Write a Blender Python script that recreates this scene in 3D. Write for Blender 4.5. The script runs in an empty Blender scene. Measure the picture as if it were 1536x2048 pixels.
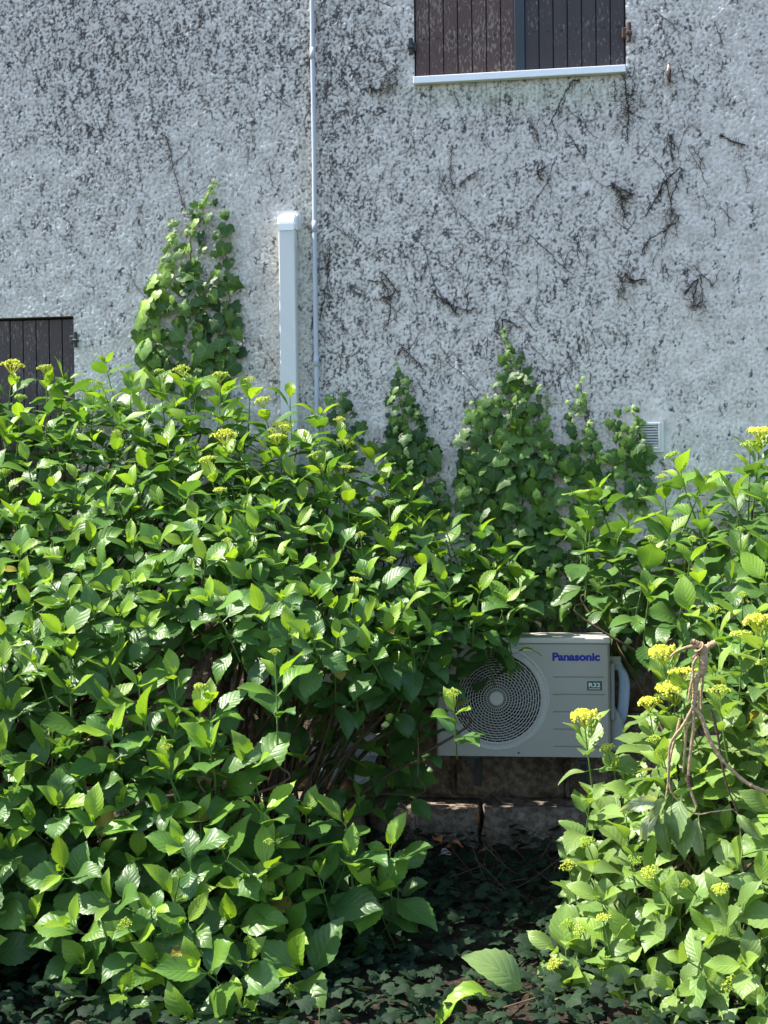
import bpy, bmesh, math, random
import numpy as np
from mathutils import Vector, Matrix, Quaternion

random.seed(11)
RNG = np.random.default_rng(11)
scene = bpy.context.scene
COL = scene.collection
R_ = math.radians

# ------------------------------------------------------------------ camera
FPX = 2700.0                       # focal length in pixels of the 1536 x 2048 photograph
YAW, PITCH, ROLL = R_(8.7), R_(-1.4), R_(0.65)
DIST = 6.6
fwd = Vector((-math.sin(YAW) * math.cos(PITCH), math.cos(YAW) * math.cos(PITCH), math.sin(PITCH)))
right0 = Vector((math.cos(YAW), math.sin(YAW), 0))
up0 = right0.cross(fwd)
UPV = up0 * math.cos(ROLL) + right0 * math.sin(ROLL)
RGT = right0 * math.cos(ROLL) - up0 * math.sin(ROLL)
CAM = Vector((0, 0, 0)) - fwd * DIST
CAM.z = 1.74
cam_d = bpy.data.cameras.new('camera')
cam = bpy.data.objects.new('camera', cam_d)
COL.objects.link(cam)
m = Matrix.Identity(4)
for i in range(3):
    m[i][0], m[i][1], m[i][2], m[i][3] = RGT[i], UPV[i], -fwd[i], CAM[i]
cam.matrix_world = m
cam_d.sensor_fit = 'VERTICAL'
cam_d.sensor_height = 36.0
cam_d.lens = FPX / 2048 * 36.0
cam_d.clip_start, cam_d.clip_end = 0.05, 400
scene.camera = cam

# ------------------------------------------------------------------ sky, sun, exposure
SUN_AZ, SUN_EL = R_(89.2), R_(54)
S = Vector((-math.sin(SUN_AZ) * math.cos(SUN_EL), -math.cos(SUN_AZ) * math.cos(SUN_EL), math.sin(SUN_EL)))
world = bpy.data.worlds.new('World')
scene.world = world
world.use_nodes = True
nt = world.node_tree
nt.nodes.clear()
sky = nt.nodes.new('ShaderNodeTexSky')
sky.sky_type = 'NISHITA'
sky.sun_disc = False
sky.sun_elevation = SUN_EL
sky.sun_rotation = math.atan2(S.x, S.y)
bg = nt.nodes.new('ShaderNodeBackground')
bg.inputs['Strength'].default_value = 0.15
wo = nt.nodes.new('ShaderNodeOutputWorld')
nt.links.new(sky.outputs[0], bg.inputs[0])
nt.links.new(bg.outputs[0], wo.inputs[0])
sun_d = bpy.data.lights.new('sun', 'SUN')
sun_d.energy = 4.8
sun_d.angle = R_(0.53)
sun_d.color = (1.0, 0.95, 0.86)
sun = bpy.data.objects.new('sun', sun_d)
COL.objects.link(sun)
sun.rotation_euler = S.to_track_quat('Z', 'Y').to_euler()
sun.location = S * 30
vs = scene.view_settings
vs.view_transform = 'Standard'
vs.look = 'None'
vs.gamma = 1
vs.exposure = 1.4
vs.use_curve_mapping = False
scene.cycles.max_bounces = 8
scene.cycles.transmission_bounces = 4
scene.cycles.transparent_max_bounces = 4


def at(px, py, Y):
    d = fwd + RGT * ((px - 768) / FPX) + UPV * ((1024 - py) / FPX)
    t = (Y - CAM.y) / d.y
    return CAM + d * t


cR, cU, cF, cC = (np.array(v) for v in (RGT, UPV, fwd, CAM))


def project(P):
    d = P - cC
    z = d @ cF
    return 768 + FPX * (d @ cR) / z, 1024 - FPX * (d @ cU) / z, z


# ------------------------------------------------------------------ helpers
def new_mat(name):
    mt = bpy.data.materials.new(name)
    mt.use_nodes = True
    n = mt.node_tree
    n.nodes.clear()
    out = n.nodes.new('ShaderNodeOutputMaterial')
    return mt, n, out


def N(n, t, **kw):
    nd = n.nodes.new(t)
    for k, v in kw.items():
        setattr(nd, k, v)
    return nd


def mth(n, op, a, b=None, c=None, clamp=False):
    nd = n.nodes.new('ShaderNodeMath')
    nd.operation = op
    nd.use_clamp = clamp
    for i, v in enumerate((a, b, c)):
        if v is None:
            continue
        if isinstance(v, (int, float)):
            nd.inputs[i].default_value = v
        else:
            n.links.new(v, nd.inputs[i])
    return nd.outputs[0]


def mixc(n, fac, a, b, blend='MIX'):
    nd = n.nodes.new('ShaderNodeMix')
    nd.data_type = 'RGBA'
    nd.blend_type = blend
    for idx, v in ((0, fac), (6, a), (7, b)):
        if isinstance(v, (int, float)):
            nd.inputs[idx].default_value = v
        elif isinstance(v, tuple):
            nd.inputs[idx].default_value = (*v[:3], 1)
        else:
            n.links.new(v, nd.inputs[idx])
    return nd.outputs[2]


def ramp(n, fac, stops):
    nd = n.nodes.new('ShaderNodeValToRGB')
    el = nd.color_ramp.elements
    while len(el) < len(stops):
        el.new(0.5)
    for e, (p, c) in zip(el, stops):
        e.position = p
        e.color = (*c, 1) if isinstance(c, tuple) else (c, c, c, 1)
    n.links.new(fac, nd.inputs[0])
    return nd.outputs[0]


def noise(n, scale, detail=3, rough=0.5, vec=None, dist=0.0):
    nd = n.nodes.new('ShaderNodeTexNoise')
    nd.inputs['Scale'].default_value = scale
    nd.inputs['Detail'].default_value = detail
    nd.inputs['Roughness'].default_value = rough
    nd.inputs['Distortion'].default_value = dist
    if vec is not None:
        n.links.new(vec, nd.inputs['Vector'])
    return nd.outputs[0]


def bump(n, h, strength, dist=0.01):
    nd = n.nodes.new('ShaderNodeBump')
    nd.inputs['Strength'].default_value = strength
    nd.inputs['Distance'].default_value = dist
    n.links.new(h, nd.inputs['Height'])
    return nd.outputs[0]


def principled(n, out, col, rough=0.6, spec=0.4, normal=None, metal=0.0):
    p = n.nodes.new('ShaderNodeBsdfPrincipled')
    if isinstance(col, tuple):
        p.inputs['Base Color'].default_value = (*col, 1)
    else:
        n.links.new(col, p.inputs['Base Color'])
    if isinstance(rough, (int, float)):
        p.inputs['Roughness'].default_value = rough
    else:
        n.links.new(rough, p.inputs['Roughness'])
    p.inputs['Specular IOR Level'].default_value = spec
    p.inputs['Metallic'].default_value = metal
    if normal is not None:
        n.links.new(normal, p.inputs['Normal'])
    if out is not None:
        n.links.new(p.outputs[0], out.inputs[0])
    return p


def objco(n):
    return N(n, 'ShaderNodeTexCoord').outputs['Object']


def simple(name, col, rough=0.5, spec=0.4, var=0.15, scale=8.0, bmp=0.0, bscale=60.0, metal=0.0):
    mt, n, out = new_mat(name)
    co = objco(n)
    f = noise(n, scale, 4, 0.6, co)
    c = mixc(n, f, tuple(x * (1 - var) for x in col), tuple(min(1, x * (1 + var)) for x in col))
    nm = bump(n, noise(n, bscale, 3, 0.6, co), bmp, 0.005) if bmp else None
    principled(n, out, c, rough, spec, nm, metal)
    return mt


def link(o, parent=None):
    COL.objects.link(o)
    if parent is not None:
        o.parent = parent
    return o


def empty(name, loc=(0, 0, 0), label=None, cat=None, group=None, kind=None):
    o = bpy.data.objects.new(name, None)
    o.empty_display_size = 0.1
    o.location = loc
    COL.objects.link(o)
    tag(o, label, cat, group, kind)
    return o


def tag(o, label=None, cat=None, group=None, kind=None):
    if label:
        o['label'] = label
    if cat:
        o['category'] = cat
    if group:
        o['group'] = group
    if kind:
        o['kind'] = kind
    return o


def mesh_np(name, V, F, mat=None, uv=None, col=None, smooth=True):
    """V (n,3); F (m,k) one polygon size"""
    V = np.asarray(V, dtype=np.float32)
    F = np.asarray(F, dtype=np.int32)
    me = bpy.data.meshes.new(name)
    k = F.shape[1]
    me.vertices.add(len(V))
    me.vertices.foreach_set('co', V.ravel())
    me.loops.add(F.size)
    me.loops.foreach_set('vertex_index', F.ravel())
    me.polygons.add(len(F))
    me.polygons.foreach_set('loop_start', np.arange(0, F.size, k, dtype=np.int32))
    me.polygons.foreach_set('loop_total', np.full(len(F), k, dtype=np.int32))
    me.polygons.foreach_set('use_smooth', np.full(len(F), smooth, dtype=bool))
    if uv is not None:
        lay = me.uv_layers.new(name='UVMap')
        lay.data.foreach_set('uv', np.asarray(uv, dtype=np.float32)[F.ravel()].ravel())
    if col is not None:
        ca = me.color_attributes.new('tint', 'FLOAT_COLOR', 'POINT')
        c4 = np.ones((len(V), 4), dtype=np.float32)
        c4[:, :3] = col
        ca.data.foreach_set('color', c4.ravel())
    me.update(calc_edges=True)
    me.validate()
    if mat:
        me.materials.append(mat)
    return me


def obj_np(name, V, F, mat, parent=None, uv=None, col=None, smooth=True):
    me = mesh_np(name, V, F, mat, uv, col, smooth)
    return link(bpy.data.objects.new(name, me), parent)


def obj_bm(name, bm, mat, parent=None, smooth=False):
    me = bpy.data.meshes.new(name)
    bmesh.ops.recalc_face_normals(bm, faces=bm.faces)
    bm.to_mesh(me)
    bm.free()
    if smooth:
        me.polygons.foreach_set('use_smooth', np.ones(len(me.polygons), dtype=bool))
    me.materials.append(mat)
    return link(bpy.data.objects.new(name, me), parent)


def bm_box(bm, x0, x1, y0, y1, z0, z1, bev=0.0, seg=1, rot=None):
    r = bmesh.ops.create_cube(bm, size=1.0)
    vs_ = r['verts']
    for v in vs_:
        v.co = Vector((x0 + (v.co.x + .5) * (x1 - x0), y0 + (v.co.y + .5) * (y1 - y0), z0 + (v.co.z + .5) * (z1 - z0)))
    if bev:
        es = list({e for v in vs_ for e in v.link_edges})
        rr = bmesh.ops.bevel(bm, geom=es, offset=bev, segments=seg, affect='EDGES', profile=0.5)
    return bm


def tubes(paths, sides=6):
    """paths: list of (points, radii) -> V, quads"""
    Vs, Fs, o = [], [], 0
    ang = np.linspace(0, 2 * np.pi, sides, endpoint=False)
    for pts, rad in paths:
        P = np.asarray(pts, dtype=float)
        n = len(P)
        rad = np.broadcast_to(np.asarray(rad, dtype=float), (n,))
        T = np.gradient(P, axis=0)
        T /= np.linalg.norm(T, axis=1, keepdims=True) + 1e-9
        ref = np.array([0.31, 0.87, 0.38])
        A = np.cross(T, ref)
        A /= np.linalg.norm(A, axis=1, keepdims=True) + 1e-9
        B = np.cross(T, A)
        ring = P[:, None, :] + rad[:, None, None] * (np.cos(ang)[None, :, None] * A[:, None, :] + np.sin(ang)[None, :, None] * B[:, None, :])
        Vs.append(ring.reshape(-1, 3))
        i = np.arange(n - 1)[:, None] * sides
        j = np.arange(sides)[None, :]
        j2 = (j + 1) % sides
        Fs.append((np.stack([i + j, i + j2, i + sides + j2, i + sides + j], axis=-1).reshape(-1, 4)) + o)
        o += n * sides
    return np.concatenate(Vs), np.concatenate(Fs)


def spline(ctrl, n=12):
    """Catmull-Rom through control points"""
    P = np.asarray(ctrl, dtype=float)
    if len(P) < 3:
        t = np.linspace(0, 1, n)[:, None]
        return P[0] * (1 - t) + P[-1] * t
    P = np.vstack([2 * P[0] - P[1], P, 2 * P[-1] - P[-2]])
    out = []
    seg = len(P) - 3
    for s in range(seg):
        p0, p1, p2, p3 = P[s:s + 4]
        for t in np.linspace(0, 1, max(2, n // seg + 1), endpoint=(s == seg - 1)):
            out.append(0.5 * ((2 * p1) + (-p0 + p2) * t + (2 * p0 - 5 * p1 + 4 * p2 - p3) * t * t + (-p0 + 3 * p1 - 3 * p2 + p3) * t ** 3))
    return np.array(out)


def bandnoise(shape, lo, hi, aniso=(1.0, 1.0), seed=0):
    """band-passed gaussian noise; lo/hi wavelengths in samples"""
    r = np.random.default_rng(seed)
    a = r.standard_normal(shape)
    fy = np.fft.fftfreq(shape[0])[:, None] * aniso[0]
    fx = np.fft.rfftfreq(shape[1])[None, :] * aniso[1]
    f = np.sqrt(fx * fx + fy * fy)
    flt = np.exp(-(f * lo) ** 4) * (1 - np.exp(-(f * hi) ** 4))
    b = np.fft.irfft2(np.fft.rfft2(a) * flt, s=shape)
    return (b - b.mean()) / b.std()


def sstep(x, a, b):
    t = np.clip((x - a) / (b - a), 0, 1)
    return t * t * (3 - 2 * t)


# ------------------------------------------------------------------ materials
def leaf_mat(name, source, veins=True, spec=0.45, rough=0.39, trans=0.38, side=7.5, yellow=(1.35, 1.32, 0.5), vein_amt=0.27, bstr=0.28):
    mt, n, out = new_mat(name)
    if source == 'object':
        tint = N(n, 'ShaderNodeObjectInfo').outputs['Color']
    else:
        tint = N(n, 'ShaderNodeAttribute', attribute_name='tint').outputs['Color']
    geo = N(n, 'ShaderNodeNewGeometry')
    var = noise(n, 14, 3, 0.6, geo.outputs['Position'])
    col = mixc(n, var, mixc(n, 1.0, tint, (0.72, 0.76, 0.8), 'MULTIPLY'), mixc(n, 1.0, tint, (1.25, 1.2, 1.1), 'MULTIPLY'))
    nm = None
    if veins:
        uv = N(n, 'ShaderNodeUVMap').outputs[0]
        sp = N(n, 'ShaderNodeSeparateXYZ')
        n.links.new(uv, sp.inputs[0])
        u = mth(n, 'ABSOLUTE', mth(n, 'MULTIPLY_ADD', sp.outputs[0], 2.0, -1.0))
        v = sp.outputs[1]
        s = mth(n, 'SUBTRACT', mth(n, 'MULTIPLY', v, side), mth(n, 'MULTIPLY', u, 2.3))
        fr = mth(n, 'ABSOLUTE', mth(n, 'SUBTRACT', mth(n, 'FRACT', s), 0.5))      # 0.5 on a vein
        sv = mth(n, 'MULTIPLY', mth(n, 'SUBTRACT', fr, 0.40, clamp=True), 10.0, clamp=True)
        mid = mth(n, 'SUBTRACT', 1.0, mth(n, 'MULTIPLY', u, 14.0), clamp=True)
        vein = mth(n, 'MAXIMUM', mth(n, 'MULTIPLY', sv, 0.6), mid)
        col = mixc(n, mth(n, 'MULTIPLY', vein, vein_amt * 1.6), col, mixc(n, 1.0, col, (1.9, 1.7, 1.7), 'MULTIPLY'))
        puff = mth(n, 'SUBTRACT', mth(n, 'SUBTRACT', 1.0, mth(n, 'POWER', mth(n, 'MULTIPLY', fr, 2.0), 3.0)), mth(n, 'MULTIPLY', mid, 0.8))
        h = mth(n, 'ADD', puff, mth(n, 'MULTIPLY', noise(n, 120, 2, 0.5, geo.outputs['Position']), 0.35))
        nm = bump(n, h, bstr, 0.003)
    spot = mth(n, 'MULTIPLY', mth(n, 'SUBTRACT', noise(n, 55, 4, 0.7, geo.outputs['Position']), 0.665), 14.0, clamp=True)
    col = mixc(n, mth(n, 'MULTIPLY', spot, 0.55), col, (0.16, 0.12, 0.04))
    p = principled(n, None, col, rough, spec, nm)
    tr = N(n, 'ShaderNodeBsdfTranslucent')
    n.links.new(mixc(n, 1.0, col, yellow, 'MULTIPLY'), tr.inputs[0])
    mx = N(n, 'ShaderNodeMixShader')
    mx.inputs[0].default_value = trans
    n.links.new(p.outputs[0], mx.inputs[1])
    n.links.new(tr.outputs[0], mx.inputs[2])
    n.links.new(mx.outputs[0], out.inputs[0])
    return mt


M_LEAF_O = leaf_mat('hydrangea_leaf_single', 'object')
M_LEAF_M = leaf_mat('hydrangea_leaf_mass', 'mesh')
M_IVY_O = leaf_mat('ivy_leaf_single', 'object', side=5.0, rough=0.48, trans=0.25, vein_amt=0.6, bstr=0.12, spec=0.3)
M_IVY_M = leaf_mat('ivy_leaf_mass', 'mesh', side=5.0, rough=0.48, trans=0.25, vein_amt=0.6, bstr=0.12, spec=0.3)
M_COVER = leaf_mat('ground_ivy_leaf', 'mesh', side=5.0, rough=0.65, trans=0.2, vein_amt=0.35, bstr=0.06, spec=0.12)
M_BUD_O = leaf_mat('flower_bud', 'object', veins=False, rough=0.6, trans=0.35, yellow=(1.1, 1.05, 0.5))
M_STEM = simple('green_stem', (0.10, 0.17, 0.04), 0.5, 0.4, 0.4, 12)
M_CANE = simple('woody_cane', (0.10, 0.07, 0.042), 0.85, 0.2, 0.4, 25, 0.5, 120)
M_VINE = simple('ivy_stem', (0.12, 0.085, 0.05), 0.85, 0.2, 0.4, 25, 0.4, 120)
M_DEADVINE = simple('dead_vine', (0.045, 0.036, 0.032), 0.9, 0.1, 0.4, 25)
M_DEADTAN = simple('dead_vine_tan', (0.16, 0.11, 0.07), 0.9, 0.1, 0.5, 40)
M_BARK = simple('pale_dry_bark', (0.36, 0.25, 0.145), 0.75, 0.3, 0.5, 22, 0.8, 90)
M_BARKD = simple('dark_bark', (0.085, 0.055, 0.038), 0.9, 0.2, 0.4, 50, 0.8, 140)
M_AC = simple('ac_beige_paint', (0.41, 0.385, 0.34), 0.42, 0.45, 0.07, 5, 0.05, 300)
M_ACLID = simple('ac_lid_paint', (0.55, 0.53, 0.49), 0.38, 0.5, 0.04, 3)
M_ACRIM = simple('ac_grille_plastic', (0.58, 0.56, 0.52), 0.45, 0.4, 0.05, 6)
M_ACDARK = simple('ac_dark_inside', (0.012, 0.012, 0.013), 0.7, 0.2, 0.2, 8)
M_FAN = simple('fan_blade_plastic', (0.03, 0.03, 0.032), 0.4, 0.4, 0.1, 8)
M_ACSIDE = simple('ac_side_plastic', (0.33, 0.35, 0.35), 0.5, 0.4, 0.05, 5)
M_BLUE = simple('logo_blue', (0.012, 0.03, 0.30), 0.5, 0.3, 0.02, 8)
M_GREEN = simple('badge_green', (0.01, 0.085, 0.055), 0.4, 0.4, 0.05, 8)
M_WHITE = simple('white_print', (0.75, 0.77, 0.75), 0.5, 0.3, 0.02, 8)
M_PVC = simple('pvc_trunking', (0.60, 0.61, 0.59), 0.4, 0.4, 0.05, 2.5, 0.04, 90)
M_PVCCAP = simple('pvc_trunking_cap', (0.78, 0.79, 0.79), 0.35, 0.45, 0.03, 4)
M_CONDUIT = simple('conduit_plastic', (0.42, 0.45, 0.50), 0.45, 0.4, 0.1, 6)
M_INSUL = simple('pipe_insulation', (0.55, 0.66, 0.86), 0.6, 0.3, 0.12, 14, 0.3, 40)
M_STEEL = simple('bracket_steel', (0.05, 0.05, 0.05), 0.6, 0.4, 0.2, 10)
M_RUST = simple('rusty_iron', (0.085, 0.055, 0.045), 0.8, 0.3, 0.5, 30, 0.6, 90)
M_HINGE = simple('black_iron', (0.035, 0.037, 0.042), 0.6, 0.4, 0.3, 30, 0.4, 90)
M_SILL = simple('white_sill_paint', (0.78, 0.81, 0.84), 0.45, 0.4, 0.06, 5, 0.08, 60)
M_VENT = simple('vent_plastic', (0.60, 0.61, 0.57), 0.5, 0.35, 0.10, 14)
M_CABLE = simple('black_cable', (0.018, 0.018, 0.019), 0.5, 0.4, 0.2, 9)
M_SHEET = simple('pale_plastic', (0.62, 0.66, 0.70), 0.3, 0.5, 0.1, 9)
M_DRYLEAF = simple('dry_leaf', (0.42, 0.17, 0.07), 0.8, 0.2, 0.4, 30)
M_TWIG = simple('dry_twig', (0.10, 0.07, 0.045), 0.9, 0.1, 0.4, 30)


def stucco_mat():
    mt, n, out = new_mat('roughcast_render')
    co = objco(n)
    tint = N(n, 'ShaderNodeAttribute', attribute_name='tint').outputs['Color']
    v1 = noise(n, 1.1, 4, 0.6, co)
    c = mixc(n, v1, mixc(n, 1.0, tint, (0.93, 0.94, 0.95), 'MULTIPLY'), mixc(n, 1.0, tint, (1.05, 1.04, 1.03), 'MULTIPLY'))
    h = mth(n, 'ADD', noise(n, 75, 3, 0.6, co), mth(n, 'MULTIPLY', noise(n, 190, 2, 0.6, co), 0.5))
    principled(n, out, c, 0.95, 0.08, bump(n, h, 0.7, 0.0035))
    return mt


def wood_mat(name, base, peel, amount):
    mt, n, out = new_mat(name)
    tc = N(n, 'ShaderNodeTexCoord')
    mp = N(n, 'ShaderNodeMapping')
    mp.inputs['Scale'].default_value = (30, 30, 2.2)
    n.links.new(tc.outputs['Object'], mp.inputs[0])
    oi = N(n, 'ShaderNodeObjectInfo').outputs['Random']
    grain = noise(n, 1.0, 5, 0.65, mp.outputs[0])
    c = mixc(n, grain, tuple(x * 0.7 for x in base), tuple(x * 1.35 for x in base))
    c = mixc(n, mth(n, 'MULTIPLY', oi, 0.4), c, tuple(x * 0.8 for x in base))
    mp2 = N(n, 'ShaderNodeMapping')
    mp2.inputs['Scale'].default_value = (110, 110, 38)
    mp2.inputs['Rotation'].default_value = (0, 0.35, 0)
    n.links.new(tc.outputs['Object'], mp2.inputs[0])
    f = noise(n, 1.0, 3, 0.55, mp2.outputs[0], 0.6)
    big = noise(n, 5.0, 2, 0.5, tc.outputs['Object'])
    msk = mth(n, 'MULTIPLY', mth(n, 'SUBTRACT', mth(n, 'ADD', f, mth(n, 'MULTIPLY', big, 0.5)), 1.0 - amount), 14.0, clamp=True)
    c = mixc(n, mth(n, 'MULTIPLY', msk, 0.75), c, peel)
    principled(n, out, c, mth(n, 'MULTIPLY_ADD', msk, 0.3, 0.5), 0.35, bump(n, mth(n, 'SUBTRACT', grain, mth(n, 'MULTIPLY', msk, 0.5)), 0.35, 0.003))
    return mt


M_STUCCO = stucco_mat()
M_WOOD_L = wood_mat('worn_brown_planks', (0.088, 0.048, 0.036), (0.28, 0.22, 0.195), 0.215)
M_WOOD_R = wood_mat('dark_brown_planks', (0.044, 0.034, 0.033), (0.22, 0.19, 0.185), 0.15)
M_WOOD_B = wood_mat('lower_brown_planks', (0.056, 0.040, 0.037), (0.22, 0.18, 0.165), 0.18)
M_STRIP = simple('slate_blue_strip', (0.030, 0.038, 0.048), 0.5, 0.4, 0.2, 12)


def stone_mat():
    mt, n, out = new_mat('rough_brown_stone')
    co = objco(n)
    a = noise(n, 3.5, 5, 0.6, co)
    b = noise(n, 26, 4, 0.65, co)
    c = ramp(n, a, [(0.3, (0.19, 0.15, 0.115)), (0.5, (0.31, 0.25, 0.19)), (0.7, (0.41, 0.345, 0.275))])
    c = mixc(n, ramp(n, b, [(0.42, 0.0), (0.62, 1.0)]), mixc(n, 1.0, c, (0.5, 0.46, 0.45), 'MULTIPLY'), c)
    principled(n, out, c, 0.95, 0.15, bump(n, mth(n, 'ADD', b, noise(n, 90, 3, 0.6, co)), 0.9, 0.012))
    return mt


def soil_mat():
    mt, n, out = new_mat('leaf_litter_soil')
    co = objco(n)
    a = noise(n, 6, 5, 0.65, co)
    b = noise(n, 45, 4, 0.65, co)
    c = ramp(n, a, [(0.3, (0.018, 0.014, 0.011)), (0.7, (0.045, 0.034, 0.025))])  # soil tones darkened to stand in for deep shade on the ground
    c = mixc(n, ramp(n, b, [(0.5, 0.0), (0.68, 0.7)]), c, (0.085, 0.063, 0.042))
    principled(n, out, c, 0.95, 0.1, bump(n, b, 0.8, 0.02))
    return mt


M_STONE = stone_mat()
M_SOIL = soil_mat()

# ------------------------------------------------------------------ ground
def build_ground():
    xs = np.concatenate([np.linspace(-80, -5, 20), np.linspace(-4.9, 4.9, 170), np.linspace(5, 80, 20)])
    ys = np.concatenate([np.linspace(-90, -6.2, 20), np.linspace(-6, 0.6, 120), np.linspace(0.8, 60, 12)])
    X, Y = np.meshgrid(xs, ys)
    h = bandnoise(X.shape, 3, 40, seed=5) * 0.018
    h[(np.abs(X) > 4.9) | (Y < -6) | (Y > 0.6)] = 0
    V = np.stack([X, Y, h], -1).reshape(-1, 3)
    ny, nx = X.shape
    i = np.arange(ny - 1)[:, None] * nx + np.arange(nx - 1)[None, :]
    F = np.stack([i, i + 1, i + nx + 1, i + nx], -1).reshape(-1, 4)
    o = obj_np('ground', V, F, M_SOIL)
    tag(o, kind='structure')


build_ground()

# ------------------------------------------------------------------ house wall
PL = 1.06                           # top of the bare stone base
house = empty('house', (0, 0, 0), 'old house with rough pale grey roughcast wall, speckled with dark dead ivy roots', 'house')

# openings: upper window, lower left window
UX0 = at(829, 165, 0).x
UX1 = at(1252, 140, 0).x
UZ0 = 0.5 * (at(829, 172, 0).z + at(1252, 147, 0).z) + 0.014
UZ1 = UZ0 + 1.35
LX1 = at(148, 690, 0).x
LX0 = LX1 - 0.98
LZ1 = 0.5 * (at(0, 637, 0).z + at(147, 631, 0).z)
LZ0 = LZ1 - 1.0


def gauss(px, py, cx, cy, sx, sy):
    return np.exp(-(((px - cx) / sx) ** 2 + ((py - cy) / sy) ** 2))


def build_wall():
    step = 0.0045
    fx0, fx1, fz0, fz1 = -2.95, 2.7, PL, 4.4
    xs = np.concatenate([np.arange(-7.5, fx0 - 0.02, 0.045), np.arange(fx0, fx1, step), np.arange(fx1 + 0.02, 7.5, 0.045)])
    zs = np.concatenate([np.arange(fz0, fz1, step), np.arange(fz1 + 0.02, 6.2, 0.045)])

    def snap(a, v):
        a[np.argmin(np.abs(a - v))] = v
    for v in (UX0, UX1, LX0, LX1):
        snap(xs, v)
    for v in (UZ0, UZ1, LZ0, LZ1):
        snap(zs, v)
    X, Z = np.meshgrid(xs, zs)
    shp = X.shape
    imp = np.random.default_rng(1).exponential(1.0, shp) * (np.random.default_rng(2).random(shp) < 0.30)
    fy, fx = np.fft.fftfreq(shp[0])[:, None], np.fft.rfftfreq(shp[1])[None, :]
    a = np.fft.irfft2(np.fft.rfft2(imp) * np.exp(-2 * (np.pi * 0.72) ** 2 * (fx * fx + fy * fy)), s=shp)
    a = (a - a.mean()) / a.std()
    a = a + 0.45 * bandnoise(shp, 3.5, 9, seed=12)
    b = bandnoise(shp, 1.3, 3.0, seed=2)
    patch = bandnoise(shp, 18, 60, seed=3)
    hgt = np.tanh(a * 0.8) * 0.0017 + b * 0.0007
    hgt *= 0.95 + 0.13 * np.clip(patch, -1.2, 1.2)
    P = np.stack([X, np.zeros_like(X), Z], -1).reshape(-1, 3)
    px, py, _ = project(P)
    px, py = px.reshape(shp), py.reshape(shp)
    fine = ((X > fx0 + 0.01) & (X < fx1 - 0.01) & (Z < fz1 - 0.01)).astype(float)      # beyond this the material alone carries the grain
    hgt = hgt * fine
    # mortar patch around the vent stays smooth
    pm = sstep(px, 1225, 1262, ) * (1 - sstep(px + 8 * bandnoise(shp, 10, 40, seed=31), 1340, 1356)) * sstep(py + 8 * bandnoise(shp, 10, 40, seed=32), 808, 826) * (1 - sstep(py, 905, 925))
    hgt = hgt * (1 - pm * 0.92) + pm * 0.003
    big = bandnoise(shp, 60, 260, seed=4) * 0.003
    Yd = -(hgt + big * 0.06)
    # keep the openings' rims straight
    # dirt ------------------------------------------------------------
    D = (0.9 * gauss(px, py, 120, 60, 260, 190) + 0.75 * gauss(px, py, 470, 70, 260, 120) + 0.6 * gauss(px, py, 210, 290, 150, 160)
         + 0.65 * gauss(px, py, 720, 120, 110, 260) + 0.35 * gauss(px, py, 560, 200, 160, 150)
         + 0.5 * gauss(px, py, 850, 560, 190, 170) + 0.38 * gauss(px, py, 1010, 420, 250, 200) + 0.45 * gauss(px, py, 1040, 230, 220, 70)
         + 0.38 * gauss(px, py, 1230, 520, 170, 190) + 0.5 * gauss(px, py, 1290, 120, 70, 130) + 0.4 * gauss(px, py, 1400, 120, 120, 160)
         + 0.5 * gauss(px, py, 680, 620, 60, 260) + 0.4 * gauss(px, py, 1130, 760, 160, 120) + 0.25 * gauss(px, py, 100, 500, 220, 150)
         + 0.5 * gauss(px, py, 655, 400, 26, 420) + 0.3 * gauss(px, py, 900, 750, 300, 90))
    D = D * (1 - 0.75 * sstep(px, 1400, 1500) * sstep(py, 180, 320))
    D = D + 0.06 + 0.17 * bandnoise(shp, 30, 130, seed=6)
    crev = sstep(-a + 0.5 * b, 0.45, 1.25)                                   # dirt caught between the grains
    spk = 0.62 * bandnoise(shp, 1.8, 8, aniso=(1.4, 1.0), seed=7) - 0.85 * np.clip(a, -1.6, 1.6) + 0.4 * b
    big_n = bandnoise(shp, 10, 34, aniso=(1.5, 0.8), seed=8)
    root = sstep(spk + 0.62 * big_n, 2.5 - 1.4 * D, 3.5 - 1.4 * D)
    trail = np.maximum(bandnoise(shp, 2.6, 9, aniso=(3.4, 0.9), seed=9), bandnoise(shp, 2.8, 9, aniso=(2.0, 0.9), seed=10) - 0.3)
    trailm = sstep(0.8 * trail + 0.75 * big_n - 0.3 * np.clip(a, -1.5, 1.5), 2.25 - 1.3 * D, 2.9 - 1.3 * D)
    streak = bandnoise(shp, 2.6, 40, aniso=(9.0, 1.0), seed=44)
    dirt = np.clip(crev * (0.19 + 0.62 * np.clip(D, 0, 1)) + 0.8 * root + 0.95 * trailm * sstep(0.9 * b - 0.6 * a, -1.4, 0.4), 0, 0.92)
    dirt *= (1 - 0.85 * pm)
    dirt = dirt * fine + 0.16 * (1 - fine)
    pale = (np.clip(0.5 + 0.5 * a, 0, 1) * 0.08 + 0.035 * patch) * fine + 0.04 * (1 - fine)
    base = np.stack([0.62 + pale, 0.575 + pale, 0.515 + pale], -1)
    green = (0.5 * gauss(px, py, 1040, 190, 230, 32) + 0.25 * gauss(px, py, 620, 500, 26, 260))[..., None]
    base = base * (1 - 0.35 * green * np.array([1, 0.55, 1.1]))
    warm = (0.2 * gauss(px, py, 540, 640, 24, 200) + 0.2 * gauss(px, py, 612, 330, 16, 240) + 0.3 * gauss(px, py, 560, 720, 50, 60))[..., None]
    base = base * (1 - warm * np.array([0.02, 0.12, 0.25]))
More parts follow.
